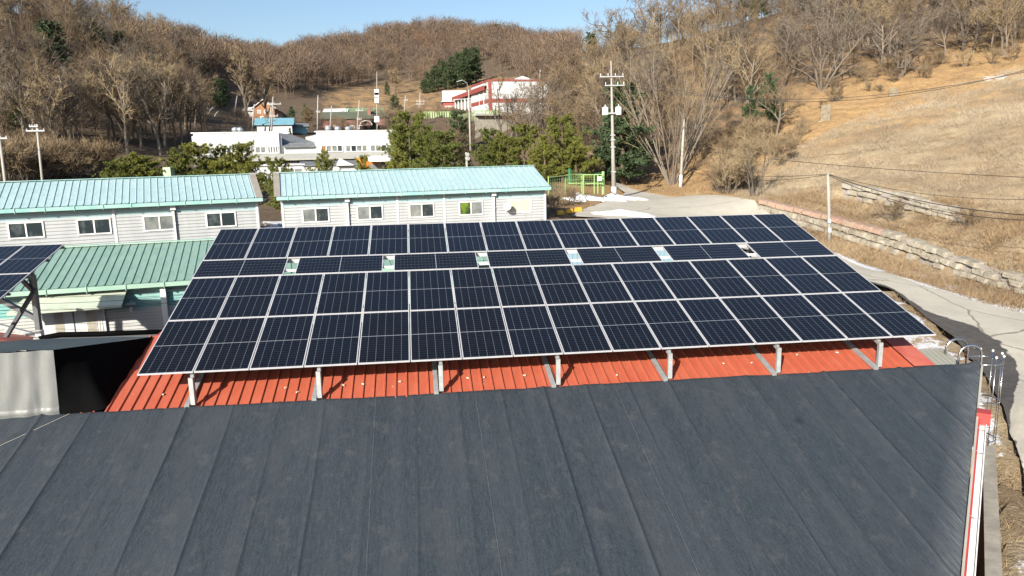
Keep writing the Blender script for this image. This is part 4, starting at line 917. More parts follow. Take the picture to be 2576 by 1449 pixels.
# long left wing receding
W0, W1 = at(1148, 284, 168), at(1231, 287, 137.5)
wy = math.atan2(W1[1]-W0[1], W1[0]-W0[0]); WG = Bld('red_white_wing', 'long receding red and grey wing with white pillars left of the white building', 'building', W0[0], W0[1], SBd.o[2], wy); wl_ = np.linalg.norm((W1-W0)[:2])
zh = WG.hit(1222, 219)[1]; zr2 = WG.hit(1222, 213)[1]; zb1 = WG.hit(1190, 262)[1]
mb = MB(); mb.box(0, wl_-.3, 0, 1.6, -1, zh); WG.part('wall', mb, 'school_red'); mb = MB(); mb.box(0, wl_, -.05, -.002, zh*.55, zh-.6); WG.part('window_band', mb, 'grey_sheet')
mb = MB(); mb.slab([(-.3, -.8, zh), (wl_, -.8, zh), (wl_-.3, 1.8, zh+.5), (-.3, 1.8, zh+.5)], [0, 0, .2]); WG.part('roof', mb, 'grey_sheet'); mb = MB(); mb.box(-.3, wl_, -.9, -.8, zh-.7, zh+.1); WG.part('fascia', mb, 'school_red')
for k in range(9):
    s_ = wl_*(k+.3)/9; mb = MB(); mb.box(s_, s_+.22, -.5, -.28, -1, zh-.05); WG.part('pillar', mb, 'white')
for k in range(9):
    s_ = wl_*(k+.55)/9; window(WG, s_, s_+1.7, 1.0, 3.4, -.02, 'white', (GP,), .35)
h5 = house('red_white_wing', 'small end block with white parapet left of the red and grey wing', 1116, 1150, 256, 288, 172, 8, 'school_red', 'white', .2, .1, cat='building')
mb = MB(); mb.box(-.1, h5.ln*1.7, 3, 3.3, h5.h, h5.h+2.6); h5.part('parapet', mb, 'white_wall'); mb = MB(); mb.box(0.3, h5.ln-.3, -.06, -.002, h5.h*.3, h5.h*.75); h5.part('window_band', mb, 'grey_sheet')
# terrace retaining wall
T0, T1 = at(1195, 345, 124), at(1300, 345, 128); zt_ = float(at(1232, 291, 125)[2])
tw = empty('terrace_wall', (T0[0], T0[1], 0), 'tall stained concrete terrace wall below the red and white building', 'wall'); to = np.array(tw.location)
mb = MB(); d_ = T1-T0; mb.add([T0-to-[0, 0, T0[2]-7], T1-to-[0, 0, T1[2]-7], T1*[1, 1, 0]-to+[0, 0, zt_], T0*[1, 1, 0]-to+[0, 0, zt_], T0-to-[0, 0, T0[2]-7]+[0, 1, 0], T1-to-[0, 0, T1[2]-7]+[0, 1, 0], T1*[1, 1, 0]-to+[0, 1, zt_], T0*[1, 1, 0]-to+[0, 1, zt_]], [(0, 1, 2, 3), (4, 7, 6, 5), (3, 2, 6, 7), (0, 3, 7, 4), (1, 5, 6, 2)])
mb.build('face', M['concrete'], tw); mb = MB(); mb.beam(T0*[1, 1, 0]-to+[0, -.1, zt_+.15], T1*[1, 1, 0]-to+[0, -.1, zt_+.15], 1.2, .3); mb.build('coping', M['grey_sheet'], tw)

# ------------------------------------------------------------------ block retaining walls on the right bank
def block_wall(name, label, tops, bots, rows, blk, seed, keep=1.0, redtop=False):
    rr = random.Random(seed); A = np.array([at(*t) for t in tops]); B = np.array([at(*t) for t in bots])
    root = empty(name, B[0], label, 'retaining wall'); o = np.array(root.location); L_ = np.linalg.norm(np.diff(B[:, :2], axis=0), axis=1).sum(); n = int(L_/blk)
    Ta, _ = resamp(A, n+1); Ba, _ = resamp(B, n+1); mw, mr = MB(), MB()
    for i in range(n):
        for r_ in range(rows):
            fk = i/n
            if rr.random() > (keep if (fk < .55 or not redtop) else keep*.62): continue
            off = .5*(r_ % 2); k0, k1 = (i+off)/n, (i+off+.93)/n
            if k1 > 1: continue
            f = lambda P_, k: np.array([np.interp(k, np.linspace(0, 1, n+1), P_[:, c]) for c in range(3)])
            t0, t1 = r_/rows, (r_+.92)/rows; p00 = f(Ba, k0)*(1-t0)+f(Ta, k0)*t0; p10 = f(Ba, k1)*(1-t0)+f(Ta, k1)*t0; p01 = f(Ba, k0)*(1-t1)+f(Ta, k0)*t1; p11 = f(Ba, k1)*(1-t1)+f(Ta, k1)*t1
            w = p10-p00; nn = np.array([w[1], -w[0], 0]); nn /= np.linalg.norm(nn); nn = -nn if nn[1] > 0 else nn
            pr = .10+.05*rr.random(); c = (p00+p10+p01+p11)/4; inn = lambda p: c+(p-c)*.72+nn*pr*1.5+np.array([rr.uniform(-.06, .06), rr.uniform(-.05, .05), rr.uniform(-.05, .05)])
            mm = mr if (redtop and r_ == rows-1 and fk < .5) else mw
            q = [p00, p10, p11, p01]; iq = [inn(p) for p in q]
            mm.add([p-o for p in q+iq]+[p-nn*.5-o for p in q], [(4, 5, 6, 7)]+[(a, (a+1) % 4, 4+(a+1) % 4, 4+a) for a in range(4)]+[(8+a, 8+(a+1) % 4, (a+1) % 4, a) for a in range(4)])
    mw.build('block_courses', M['stone'], root)
    if mr.v: mr.build('cap_course', M['stone_red'], root)
    mb = MB(); mb.grid([[p-o+[0, .12, -.05] for p in Ta], [p-o+[0, .12, -.2] for p in Ba]]); mb.build('backing', M['brown_trim'], root)
M['stone_red'] = mat('red_tinted_stone', L(.36, .22, .17), L(.32, .24, .17), 1.2, .9, bump=.3)
block_wall('block_wall', 'lower terraced wall of pale split-face blocks with reddish cap row along the road', WALLS[0][0], WALLS[0][1], 3, .8, 3, .9, True)
block_wall('block_wall', 'upper broken wall of pale blocks half buried in dry brush', WALLS[1][0], WALLS[1][1], 3, .85, 8, .74)
M['old_stone'] = mat('lichened_stone', L(.3, .25, .17), L(.14, .12, .09), 2.5, .9, bump=.4)
def stone_slab(px, py, d, w, h, label, round_=False):
    p = G(px, d); p[2] -= .2; root_ = empty('marker_stone', p, label, 'stone slab', None, -.3); mb = MB(); n = 10
    prof = [(-w/2, 0), (w/2, 0)]+[(w/2*math.cos(t)*(1 if round_ else 1), h*(.7+.3*math.sin(t))) for t in np.linspace(0, math.pi, n)] if round_ else [(-w/2, 0), (w/2, 0), (w/2, h), (-w/2, h*.97)]
    mb.slab([(a, 0, b) for a, b in prof], [0, .3, 0]); mb.build('slab', M['old_stone'], root_); mb = MB(); mb.box(-w*.7, w*.7, -.15, .45, -.3, .12); mb.build('plinth', M['concrete'], root_)
stone_slab(2068, 278, 84, 1.0, 1.9, 'upright rectangular stone slab on the orange bank below bare trees')
stone_slab(2233, 236, 90, .95, 1.3, 'round-topped stone slab standing at the edge of the upper field', True)

# ------------------------------------------------------------------ poles, lamps and cables
ATT = {}
def pole(name, label, bx, by, tx, ty, d, r0=.17, r1=.10, cat='utility pole', arms=(), m='pole', group=None, on_ground=True, extra=None):
    b = G(bx, d); t = at(tx, ty, d); t[1] = b[1]; root = empty(name, b, label, cat, group); h = t[2]-b[2]; lean = np.array([t[0]-b[0], 0, h])
    mb = MB(); mb.tube([(0, 0, -.5), lean*.5, lean], [r0, (r0+r1)/2, r1], 10); mb.build('shaft', M[m], root, True)
    P = lambda py: lean*(np.clip((at(tx, py, d)[2]-b[2])/h, 0, 1.1)) if False else lean*((at((bx+tx)/2, py, d)[2]-b[2])/h)
    for (x0, x1, y) in arms:
        c = P(y); a0 = at(x0, y, d)-b; a1 = at(x1, y, d)-b; mb = MB(); mb.beam([a0[0], -.12, c[2]+(a0[2]-c[2])*.4], [a1[0], -.12, c[2]+(a1[2]-c[2])*.4], .08, .09); ar = mb.build('crossarm', M['galv'], root)
        n = 4 if d < 90 else 3; ks = .55 if d < 60 else 1
        for k in range(n):
            x = a0[0]+(a1[0]-a0[0])*(k+.15)/(n-.7); mb = MB(); mb.tube([(x, -.12, c[2]+.05), (x, -.12, c[2]+.14*ks), (x, -.12, c[2]+.22*ks), (x, -.12, c[2]+.3*ks)], [.02, .045, .035, .02], 6); mb.build('insulator', M['porcelain'], ar)
    return root, b, P
r_, b_, P_ = pole('utility_pole', 'tall concrete utility pole with two crossarms and white transformers at the road fork', 1545, 497, 1537, 153, 68, .23, .05, arms=[(1508, 1569, 193), (1521, 1571, 215)])
for dx in (-.62, .55):
    c = P_(279); mb = MB(); mb.tube([(c[0]+dx, -.1, c[2]-.36), (c[0]+dx, -.1, c[2]-.34), (c[0]+dx, -.1, c[2]+.3), (c[0]+dx, -.1, c[2]+.36)], [.2, .28, .28, .16], 14); tk = mb.build('transformer', M['tank'], r_, False)
    mb = MB(); mb.tube([(c[0]+dx, -.1, c[2]+.34), (c[0]+dx, -.1, c[2]+.55)], .05, 6); mb.build('bushing', M['porcelain'], tk)
c = P_(285); mb = MB(); mb.box(c[0]-.75, c[0]+.75, -.3, -.22, c[2]-.06, c[2]+.06); mb.build('bracket', M['galv'], r_)
for y in (340, 352, 370, 432): c = P_(y); mb = MB(); mb.box(c[0]-.22, c[0]+.2, -.2, .2, c[2]-.05, c[2]+.05); mb.build('pole_band', M['galv'], r_)
c = P_(470); mb = MB(); mb.tube([(c[0]*.3, 0, .3), (c[0], 0, c[2])], .245, 10); mb.build('white_marking', M['white'], r_, True)
r_, b_, P_ = pole('utility_pole', 'plain grey concrete pole in front of the fan-shaped bare tree', 1712, 473, 1721, 300, 78, .17, .11)
c = P_(440); mb = MB(); mb.tube([(c[0]*.1, 0, .1), (c[0], 0, c[2])], .172, 10); mb.build('white_marking', M['white'], r_, True)
r_, b_, P_ = pole('utility_pole', 'slim concrete pole leaning before the block wall, cables at its top', 2097, 603, 2083, 437, 50.5, .13, .085)
for y, h_ in ((556, .22), (578, .3)): c = P_(y); mb = MB(); mb.box(c[0]-.15, c[0]+.02, -.22, -.1, c[2]-h_/2, c[2]+h_/2); mb.build('meter_box', M['white'], r_)
r_, b_, P_ = pole('street_lamp', 'street lamp on a slim pole between the tall utility pole and the fan tree', 1571, 466, 1568, 356, 85, .10, .07, 'street lamp')
c = P_(356); mb = MB(); mb.tube([c, c+[-.1, -.3, .12], c+[-.3, -.6, .15]], .03, 6); ar = mb.build('lamp_arm', M['galv'], r_); mb = MB(); mb.obox(c+[-.34, -.7, .13], (.14, .2, 0), (-.12, .09, 0), (0, 0, .06)); mb.build('lamp_head', M['white'], ar)
pole('utility_pole', 'weathered pole with two crossarms at the foot of the left wood', 104, 440, 92, 312, 58, .115, .075, arms=[(68, 115, 329), (76, 98, 318)])
pole('utility_pole', 'leftmost pole with one crossarm at the edge of the photo', 10, 456, -2, 340, 50, .115, .08, arms=[(-30, 22, 348)])
r_, b_, P_ = pole('street_lamp', 'pale lamp pole with curved arm before the terrace wall', 1186, 347, 1179, 226, 108, .16, .09, 'street lamp'); c = P_(226)
mb = MB(); mb.tube([c, c+[-.2, -.3, .9], c+[-.8, -.5, 1.3], c+[-1.6, -.5, 1.1]], .05, 6); mb.build('lamp_arm', M['galv'], r_)
mb = MB(); c2_ = P_(250); mb.beam(c2_+[-2.2, -.15, 0], c2_+[.4, -.15, .1], .08, .1); mb.build('crossarm', M['galv'], r_)
pole('utility_pole', 'short pole stub with fittings above the right workshop roof', 1176, 432, 1173, 383, 76, .14, .12, arms=[(1171, 1180, 392), (1171, 1181, 402)])
for (lb, bx, by, tx, ty, d, arms) in [
    ('far pole with two crossarms at the wood edge left of the factory', 522, 332, 514, 252, 128, [(505, 528, 262), (506, 540, 274)]),
    ('thin bare pole right of the wood-edge pole', 537, 330, 535, 270, 138, []), ('shorter thin pole at the left foot of the very dark conifer clump', 552, 330, 550, 280, 138, []),
    ('tall thin pole against the dark conifers', 602, 300, 597, 240, 150, []), ('pole with yellow foot left of the blue-roofed house', 643, 330, 640, 262, 120, []),
    ('paired pole with a wide crossarm at the blue-roofed house', 690, 332, 687, 243, 118, [(672, 708, 262), (680, 700, 292)]), ('slimmer pole touching the paired pole by the blue-roofed house', 684, 332, 683, 258, 118.5, []),
    ('tall pole left of the brick hall', 806, 327, 800, 240, 132, [(796, 806, 282)]), ('thin pole before the brick hall, left end', 838, 322, 834, 265, 140, []),
    ('pole with crossarms before the brick hall, middle', 904, 327, 904, 252, 132, [(896, 913, 278), (898, 910, 300)]), ('pole with two short crossarms on the orange slope', 1060, 290, 1057, 233, 165, [(1048, 1068, 255), (1047, 1068, 262)]),
    ('plain pole on the orange slope right of the round pine', 1023, 290, 1020, 240, 165, [(1016, 1026, 252)]), ('small white-topped pole behind the red and white building', 1359, 205, 1359, 175, 160, [])]:
    pole('utility_pole', lb, bx, by, tx, ty, d, .13, .09, arms=arms, group=None)
r_, b_, P_ = pole('antenna_mast', 'tall mast with white antenna panels behind the brick hall', 955, 330, 948, 180, 140, .16, .05, 'antenna mast')
for y, w_ in ((232, .8), (240, .8), (252, .7), (300, .9)): c = P_(y); mb = MB(); mb.box(c[0]-w_*.5, c[0]+w_*.5, -.35, .1, c[2]-.5, c[2]+.5); mb.build('antenna_panel', M['white'], r_)

def cable(label, a, b, sag, r=.02, group=None, n=24):
    a, b = np.array(a, float), np.array(b, float); p = [(a*(1-t)+b*t) - np.array([0, 0, sag*4*t*(1-t)]) for t in np.linspace(0, 1, n)]
    o = empty('power_cable', a, label, 'cable', group); MB().tube([q-a for q in p], r, 5, False).build('strand', M['wire'], o, True); return o
cable('cable dropping from the fan-tree pole across the straw bank to the right edge', at(1719, 372, 78), at(2640, 449, 45), .35, .02)
cable('upper cable from the fan-tree pole to the pole before the block wall', at(1716, 418, 78), at(2083, 438, 50.5), .5, .018)
cable('lower cable from the fan-tree pole to the pole before the block wall', at(1715, 424, 78), at(2083, 439.5, 50.5), .75, .018)
cable('top cable running right from the block-wall pole over the brush', at(2084, 438, 50.5), at(2640, 500, 42), .55, .016)
cable('middle cable running right from the block-wall pole, thicker', at(2084, 439, 50.5), at(2640, 545, 36), .5, .026)
cable('lowest cable running right from the block-wall pole', at(2084, 441, 50.5), at(2640, 556, 35.5), .7, .02)
cable('high upper cable crossing the orange hillside from the tall pole', at(1566, 195, 68), at(2700, 142, 56), 2.6, .022)
cable('high lower cable crossing the orange hillside from the tall pole', at(1569, 214, 68), at(2700, 153, 55.5), 1.9, .022)
cable('cable between the two left poles', at(22, 400, 50), at(97, 375, 58), .4, .018)
cable('cable from the wood-edge pole to the thin pole beside it', at(524, 262, 128), at(600, 264, 150), .6, .03)
for k, (y0, y1) in enumerate(((742, 726), (757, 741), (775, 757))):
    cable(['uppermost', 'middle', 'lowest'][k]+' of three thin wires strung before the green shed', at(-60, y0+6, 24.5), at(470, y1, 25.8), .12, .007)

# ------------------------------------------------------------------ green gate and fence by the road fork, yellow kerb blocks, snow heaps
gf = empty('green_gate', G(1516, 63), 'bright green mesh gate and fence at the road fork left of the tall pole', 'fence'); go = np.array(gf.location)
def gp(px, py, d): p = at(px, py, d); return p-go
def gpost(px, y0, y1, d, r=.05, m='green_paint'):
    a = gp(px, y1, d); b = gp(px, y0, d); b[0] = a[0]; b[1] = a[1]; MB().tube([a-[0, 0, .3], b], r, 6).build('post', M[m], gf)
for (x, y0, y1, d) in [(1380, 444, 490, 56), (1422, 446, 492, 58), (1464, 443, 484, 60), (1468, 440, 480, 62), (1495, 440, 478, 62), (1504, 440, 478, 62)]: gpost(x, y0, y1, d)
gpost(1517, 431, 480, 62.5, .12); gpost(1433, 424, 452, 66, .12, 'dgreen_paint')
def grail(a, b, r=.035, m='green_paint'): MB().beam(gp(*a), gp(*b), r*2, r*2).build('rail', M[m], gf)
for a, b in [((1426,440,62), (1517,439,62)), ((1430,461,62.5), (1517,461,62)), ((1380,446,56), (1464,437,60)), ((1422,455,58), (1464,452,60))]: grail(a, b)
for a, b in [((1433,432,66), (1482,437,70)), ((1496,437,66), (1517,434,62.5))]: grail(a, b, .04, 'dgreen_paint')
def mesh_net(a, b, h, m):
    a, b = gp(*a), gp(*b); mb = MB(); n = 16
    for k in range(n+1): p = a+(b-a)*k/n; mb.tube([p, p+[0, 0, h]], .007, 4)
    for k in range(6): mb.tube([a+[0, 0, h*k/5], b+[0, 0, h*k/5]], .007, 4)
    mb.build('mesh_infill', M[m], gf)
mesh_net((1380, 484, 56), (1464, 474, 60), 1.1, 'green_paint'); mesh_net((1426, 470, 62), (1517, 470, 62), 1.0, 'green_paint')
mb = MB(); p = gp(1508, 455, 61.9); mb.box(p[0]-.18, p[0]+.18, p[1]-.02, p[1], p[2], p[2]+.35); mb.build('sign_plate', M['white'], gf)
M['green_fence'] = mat('faded_green_mesh', L(.36, .5, .24), L(.3, .42, .2), 1, .7)
fb = empty('green_fence', at(1120, 292, 147), 'pale green mesh fence along the terrace below the red and white wing', 'fence'); fo = np.array(fb.location)
for (x0, x1, y, d0, d1) in ((1065, 1150, 292, 150, 146), (1150, 1195, 296, 146, 130), (1195, 1262, 291, 126, 127)):
    a, b = at(x0, y, d0)-fo, at(x1, y, d1)-fo; mb = MB(); n = 14
    for k in range(n): p = a+(b-a)*k/n; q = a+(b-a)*(k+.62)/n; mb.add([p-[0, 0, .6], q-[0, 0, .6], q+[0, 0, .75], p+[0, 0, .75], p+[0, .05, -.6], q+[0, .05, -.6], q+[0, .05, .75], p+[0, .05, .75]], [(0, 1, 2, 3), (4, 7, 6, 5), (3, 2, 6, 7)])
    mb.build('mesh_panel', M['green_fence'] if 'green_fence' in M else M['green_paint'], fb)
    MB().beam(a+[0, 0, .8], b+[0, 0, .8], .1, .1).build('rail', M['green_paint'], fb)
gc2 = empty('green_court', at(915, 290, 170), 'court ringed by tall sea-green fence posts beyond the brick hall', 'sports court'); g2 = np.array(gc2.location)
M['sea_green'] = mat('sea_green_paint', L(.1, .42, .26), None, 3, .6)
for k, x in enumerate(np.linspace(872, 964, 24)):
    a = at(x, 291, 168+3*math.sin(k))-g2; MB().tube([a-[0, 0, .8], a+[0, 0, 1.5]], .07, 5).build('post', M['sea_green'], gc2)
for y in (273, 284, 290): MB().beam(at(870, y, 168)-g2, at(965, y-1, 169)-g2, .08, .08).build('rail', M['sea_green'], gc2)
def kerb(px, py, d, label, rz):
    p = at(px, py, d); p[2] = float(gz(p[0], p[1]))+.02; o = empty('kerb_block', p, label, 'kerb block', None, rz); mb = MB(); mb.slab([(-.26, -.12, 0), (.26, -.12, 0), (.26, .15, 0), (-.26, .15, 0)], [0, 0, .05]); mb.add([(-.26, -.12, .05), (.26, -.12, .05), (.26, .15, .05), (-.26, .15, .05), (-.22, -.05, .3), (.22, -.05, .3), (.22, .1, .3), (-.22, .1, .3)], [(4, 5, 6, 7), (0, 1, 5, 4), (1, 2, 6, 5), (2, 3, 7, 6), (3, 0, 4, 7)]); mb.build('body', M['yellow'], o)
kerb(1432, 533, 52.5, 'yellow kerb block in the sun, left one of the lit pair', .4); kerb(1455, 528, 53.5, 'yellow kerb block in the sun, right one of the lit pair', .45); kerb(1410, 541, 51.5, 'yellow kerb block nearest the workshop, in its shadow', .35)
def heap(px, py, d, rx, ry, h, label, seed):
    p = at(px, py, d); p[2] = float(gz(p[0], p[1])); o = empty('snow_heap', p, label, 'snow heap'); rr = np.random.default_rng(seed); rows = []; ph_ = rr.random(6)*6
    for i in range(11):
        t = i/10; row = []
        for j in range(36):
            a = 2*math.pi*j/36; k = 1+.16*math.sin(3*a+ph_[0])+.12*math.sin(5*a+ph_[1])+.08*math.sin(9*a+ph_[2]); x, y = math.cos(a)*rx*k*t, math.sin(a)*ry*k*t
            z = h*max(0, (1-t**1.8))*(1+.25*math.sin(x*3+ph_[3])*math.cos(y*4+ph_[4]))+.02*math.sin(x*9)*math.cos(y*11)
            if t > .99: z = -.35
            row.append((x, y, z + float(gz(p[0]+x, p[1]+y))-p[2]+.06))
        row.append(row[0]); rows.append(row)
    MB().grid(rows).build('snow', M['snow'], o, True)
heap(1570, 543, 52.5, 2.4, .75, .3, 'long ploughed snow heap on the road beyond the array', 1); heap(1547, 491, 68, .9, .6, .3, 'snow heap round the foot of the tall pole', 2)
heap(1575, 506, 63, 1.8, .7, .25, 'snow ridge at the tip of the road fork', 3); heap(1500, 513, 61, 3.0, .35, .22, 'thin snow ridge along the verge left of the road fork', 4); heap(1455, 482, 60, .75, .5, .5, 'white snow lump beside the green gate', 5)

# ------------------------------------------------------------------ vegetation
def rotv(v, ax, a):
    ax = ax/np.linalg.norm(ax); return v*math.cos(a)+np.cross(ax, v)*math.sin(a)+ax*(ax@v)*(1-math.cos(a))
def unit(v): return v/(np.linalg.norm(v)+1e-9)
class Tree:
    def __init__(s, seed): s.r = np.random.default_rng(seed); s.trunk = MB(); s.tw = []
    def ribbon(s, p, d, L_, w):
        n = unit(np.cross(d, s.r.normal(size=3))); s.tw.append([p-n*w/2, p+n*w/2, p+d*L_])
    def strip(s, P, w0, w1):
        for i in range(len(P)-1):
            d = P[i+1]-P[i]; n = unit(np.cross(d, s.r.normal(size=3))); a = w0+(w1-w0)*i/(len(P)-1); b = w0+(w1-w0)*(i+1)/(len(P)-1)
            s.tw.append([P[i]-n*a/2, P[i]+n*a/2, P[i+1]+n*b/2]); s.tw.append([P[i]-n*a/2, P[i+1]+n*b/2, P[i+1]-n*b/2])
    def path(s, p, d, L_, n, jit, up):
        P = [p]; D = []
        for i in range(n):
            d = unit(d+s.r.normal(size=3)*jit+np.array([0, 0, up])); p = p+d*L_/n; P.append(p); D.append(d)
        return P, D
    def grow(s, p, d, L_, r, lev, cfg):
        n = (6, 5, 4, 3)[min(lev, 3)]; P, D = s.path(p, d, L_, n, cfg['jit']*(1+.3*lev), cfg['up'][min(lev, 3)])
        rs = [max(r*(1-.62*i/n), .012) for i in range(n+1)]
        if lev <= 1: s.trunk.tube(P, rs, 7 if lev == 0 else 5, False)
        elif lev == 2: s.strip(P, r*2, r*.7)
        else: s.strip(P, max(r*2, cfg['tw']*1.3), cfg['tw']*.7)
        if lev >= cfg['lev']:
            for k in range(cfg['twigs']):
                i = s.r.integers(0, n); q = P[i]+(P[i+1]-P[i])*s.r.random(); s.ribbon(q, unit(D[i]+s.r.normal(size=3)*.55+np.array([0, 0, .25])), cfg['tl']*(.5+s.r.random()), cfg['tw'])
            return
        for k in range(cfg['n'][lev]):
            t = cfg['t0'][lev]+(1-cfg['t0'][lev])*(k+s.r.random())/cfg['n'][lev]; i = min(int(t*n), n-1); q = P[i]+(P[i+1]-P[i])*(t*n-i)
            ax = np.cross(D[i], s.r.normal(size=3)); dd_ = rotv(D[i], ax, math.radians(cfg['ang'][lev]*(.7+.6*s.r.random())))
            s.grow(q, dd_, L_*cfg['ratio'][lev]*(1.15-.55*t)*(.75+.5*s.r.random()), r*(.62-.25*t) , lev+1, cfg)
    def parts(s, name, bm, tm): return [('trunk', s.trunk.mesh('trunk', bm)), ('crown', tri_mesh('crown', np.array(s.tw), tm))]
def put(parts, name, loc, label, cat, group, sc=1.0, rz=0.0, sz=None):
    r = empty(name, loc, label, cat, group, rz); r.scale = (sc, sc, sz or sc)
    for nm, me_ in parts:
        o = bpy.data.objects.new(nm, me_); COL.objects.link(o); o.parent = r
    return r
BASE = dict(lev=3, jit=.10, up=(.03, .05, .04, .06), n=(7, 6, 5), t0=(.32, .25, .2), ang=(48, 42, 40), ratio=(.62, .55, .5), twigs=7, tl=.75, tw=.036)
def cfg(**k): c = dict(BASE); c.update(k); return c
wood = []       # generic bare trees, about 9 m tall
for i in range(7):
    t = Tree(100+i); t.grow(np.array([0, 0, -.3]), np.array([.05*math.sin(i), .05*math.cos(i), 1.]), 7.2, .17, 0, cfg(jit=.09+.02*(i % 3), n=(8, 6, 4), t0=(.28+.06*(i % 3), .25, .2), ang=(40+5*(i % 4), 42, 42), twigs=6, tw=.034, up=(.03, .08, .06, .08))); wood.append(t.parts('t', M['bark'] if i % 3 else M['bark_pale'], M[('twig', 'twig_grey', 'twig_pale', 'twig_dark')[i % 4]]))
shrubs = []     # multi-stemmed brushy shrubs, about 3 m tall
for i in range(4):
    t = Tree(200+i)
    for k in range(7):
        a = t.r.random()*6.28; t.grow(np.array([.15*math.cos(a), .15*math.sin(a), -.15]), unit(np.array([.45*math.cos(a), .45*math.sin(a), 1.])), 2.2, .035, 1, cfg(n=(0, 6, 4), tw=.03, twigs=7, tl=.5, ang=(0, 32, 35), ratio=(0, .5, .5)))
    shrubs.append(t.parts('s', M['bark'], M['twig_pale'] if i % 2 else M['twig']))

def pine_tree(seed, h, w, tuft, m, ntuft=12, open_=.15, top=1.0, dens=1.0, wid=.045):
    r = np.random.default_rng(seed); tr = MB(); T = []
    tr.tube([(0, 0, -.3), (.05, .03, h*.5), (0, 0, h*.97)], [h*.022, h*.014, .02], 6, False)
    nw = int(h*2.6*dens); 
    for i in range(nw):
        z = h*(open_+(1-open_)*(i+r.random()*.6)/nw); k = 1-(z/h-open_)/(1-open_); env = w*(min(1, .25+1.15*k)**top)*(.7+.5*r.random())*min(1, (z/h)/.22+.35)
        for b in range(int(4+2*r.random())):
            a = r.random()*6.283; d = unit(np.array([math.cos(a), math.sin(a), .12+.55*(1-k)])); L_ = env*(.7+.45*r.random()); p0 = np.array([0, 0, z]); p1 = p0+d*L_+np.array([0, 0, .12*L_]); n = unit(np.cross(d, [0, 0, 1])); q = .03
            T.append([p0-n*q, p0+n*q, p1])
            nt_ = max(3, int(L_/(tuft*.55)))
            for j in range(nt_):
                s_ = .3+.7*(j+r.random())/nt_; c = p0+(p1-p0)*s_+r.normal(size=3)*np.array([.2, .2, .12])*L_*.45*(s_)
                dirs = r.normal(size=(ntuft, 3))+np.array([d[0]*.6, d[1]*.6, .75]); dirs /= np.linalg.norm(dirs, axis=1)[:, None]
                nn = np.cross(dirs, r.normal(size=(ntuft, 3))); nn /= np.linalg.norm(nn, axis=1)[:, None]; ln_ = tuft*(.6+.6*r.random((ntuft, 1)))
                for e in range(ntuft): T.append([c-nn[e]*wid, c+nn[e]*wid, c+dirs[e]*ln_[e]])
    for e in range(30): T.append([np.array([-.03, 0, h*.93]), np.array([.03, 0, h*.93]), np.array([r.normal()*.12, r.normal()*.12, h+.35*r.random()])])
    return [('trunk', tr.mesh('trunk', M['pine_bark'])), ('crown', tri_mesh('crown', np.array(T), m))]
pines = [pine_tree(300+i, 5.2, 2.2+.25*(i % 2), .30, M['needle'], 19, .04, .8, 1.25, .038) for i in range(4)]
dpines = [pine_tree(320+i, 9.5, 2.5+.3*i, .5, M['needle_dark'], 12, .05, .85, .95, .075) for i in range(3)]
lpines = [pine_tree(340, 4.6, 1.3, .34, M['needle'], 11, .12, 1.1, .8)]

RNG = np.random.default_rng(77)
def plant(parts, name, px, pyb, pyt, d, label, cat, group=None, h0=None, seedrot=None, gz_=True, wsc=1.0):
    b = G(px, d); top = at(px, pyt, d)[2]; h = max(top-b[2], .5); sc = h/h0
    return put(parts, name, b, label, cat, group, sc*wsc, seedrot if seedrot is not None else RNG.random()*6.28, sc)
# pines around the workshops
gpn = 'young pines behind the workshops'
PN = [(455,440,378,62,'broad young pine left of the factory, front of its clump',1.15),(510,440,366,64,'tall young pine covering the left factory windows',1.1),(560,440,368,66,'young pine in the middle of the clump before the left wing',1.1),(615,446,366,63,'young pine at the right end of the clump before the left wing',1.05),(330,440,388,60,'olive pine bush alone before the left wood',1.3),(370,440,398,61,'small pine bush right of the lone olive pine',1.2),(285,445,408,59,'low pine bush left of the lone olive pine',1.1),
 (700,446,405,58,'small pine right of the gap between the workshops',.9),(816,440,381,66,'slim pine standing before the middle of the factory',.85),(915,440,395,66,'small thin pine before the orange container',.7),(1000,440,385,66,'pine before the right end of the factory',1.15),
 (1035,430,288,84,'tall dark olive pine right of the factory wall',1.0),(1075,440,318,78,'broad pine second right of the factory',1.05),(1120,440,335,76,'yellow-green pine beside the lamp pole',1.2),(1010,425,320,88,'pine hugging the right factory corner',.9),
 (1235,440,330,78,'dark broad pine below the terrace wall',1.15),(1268,440,335,77,'pine right of the dark broad pine',1.0),(1320,442,318,78,'yellow-topped pine in the row right of the stub pole',1.15),(1370,445,340,76,'broad pine before the brown bank',1.0),(1415,452,298,77,'tallest pine of the row with yellow crown',.95),(1450,455,350,76,'right end pine of the row above the green gate',1.0),(1172,440,392,80,'low pine beside the stub pole',1.0)]
for i, (px, pyb, pyt, d, lb, w_) in enumerate(PN): plant(pines[i % 4], 'pine_tree', px, pyb, pyt, d, lb, 'pine tree', gpn, 5.4, wsc=w_)
DP = [(1568,458,208,84,'big dark layered conifer right behind the tall utility pole',1.35),(1542,452,285,85,'lower dark conifer left of the big layered one',1.2),(1925,350,185,88,'dark conifer on the orange bank under bare trees',.8),(1880,330,215,90,'smaller dark conifer left of the bank conifer',.8),(1158,300,278,112,'lone small pine in front of the red and white wing',1.4),(1003,283,240,168,'round-crowned pine on the slope right of the green court',1.2),(838,245,222,205,'single small dark conifer in the middle of the slope',1.0),(300,215,180,128,'small dark conifer on the left hillside',1.0),(98,230,178,110,'dark conifer low on the left hillside',1.0),(60,340,225,88,'dark green conifer at the far left edge of the wood',.9),(745,322,268,150,'conifer right of the brick house',1.0),(780,300,262,158,'dark narrow conifer behind the brick house',.8),(738,340,322,118,'tiny pine right of the blue-roofed house',1.0),(985,250,205,200,'dark conifer above the green court, left of the pale bare tree',.9)]
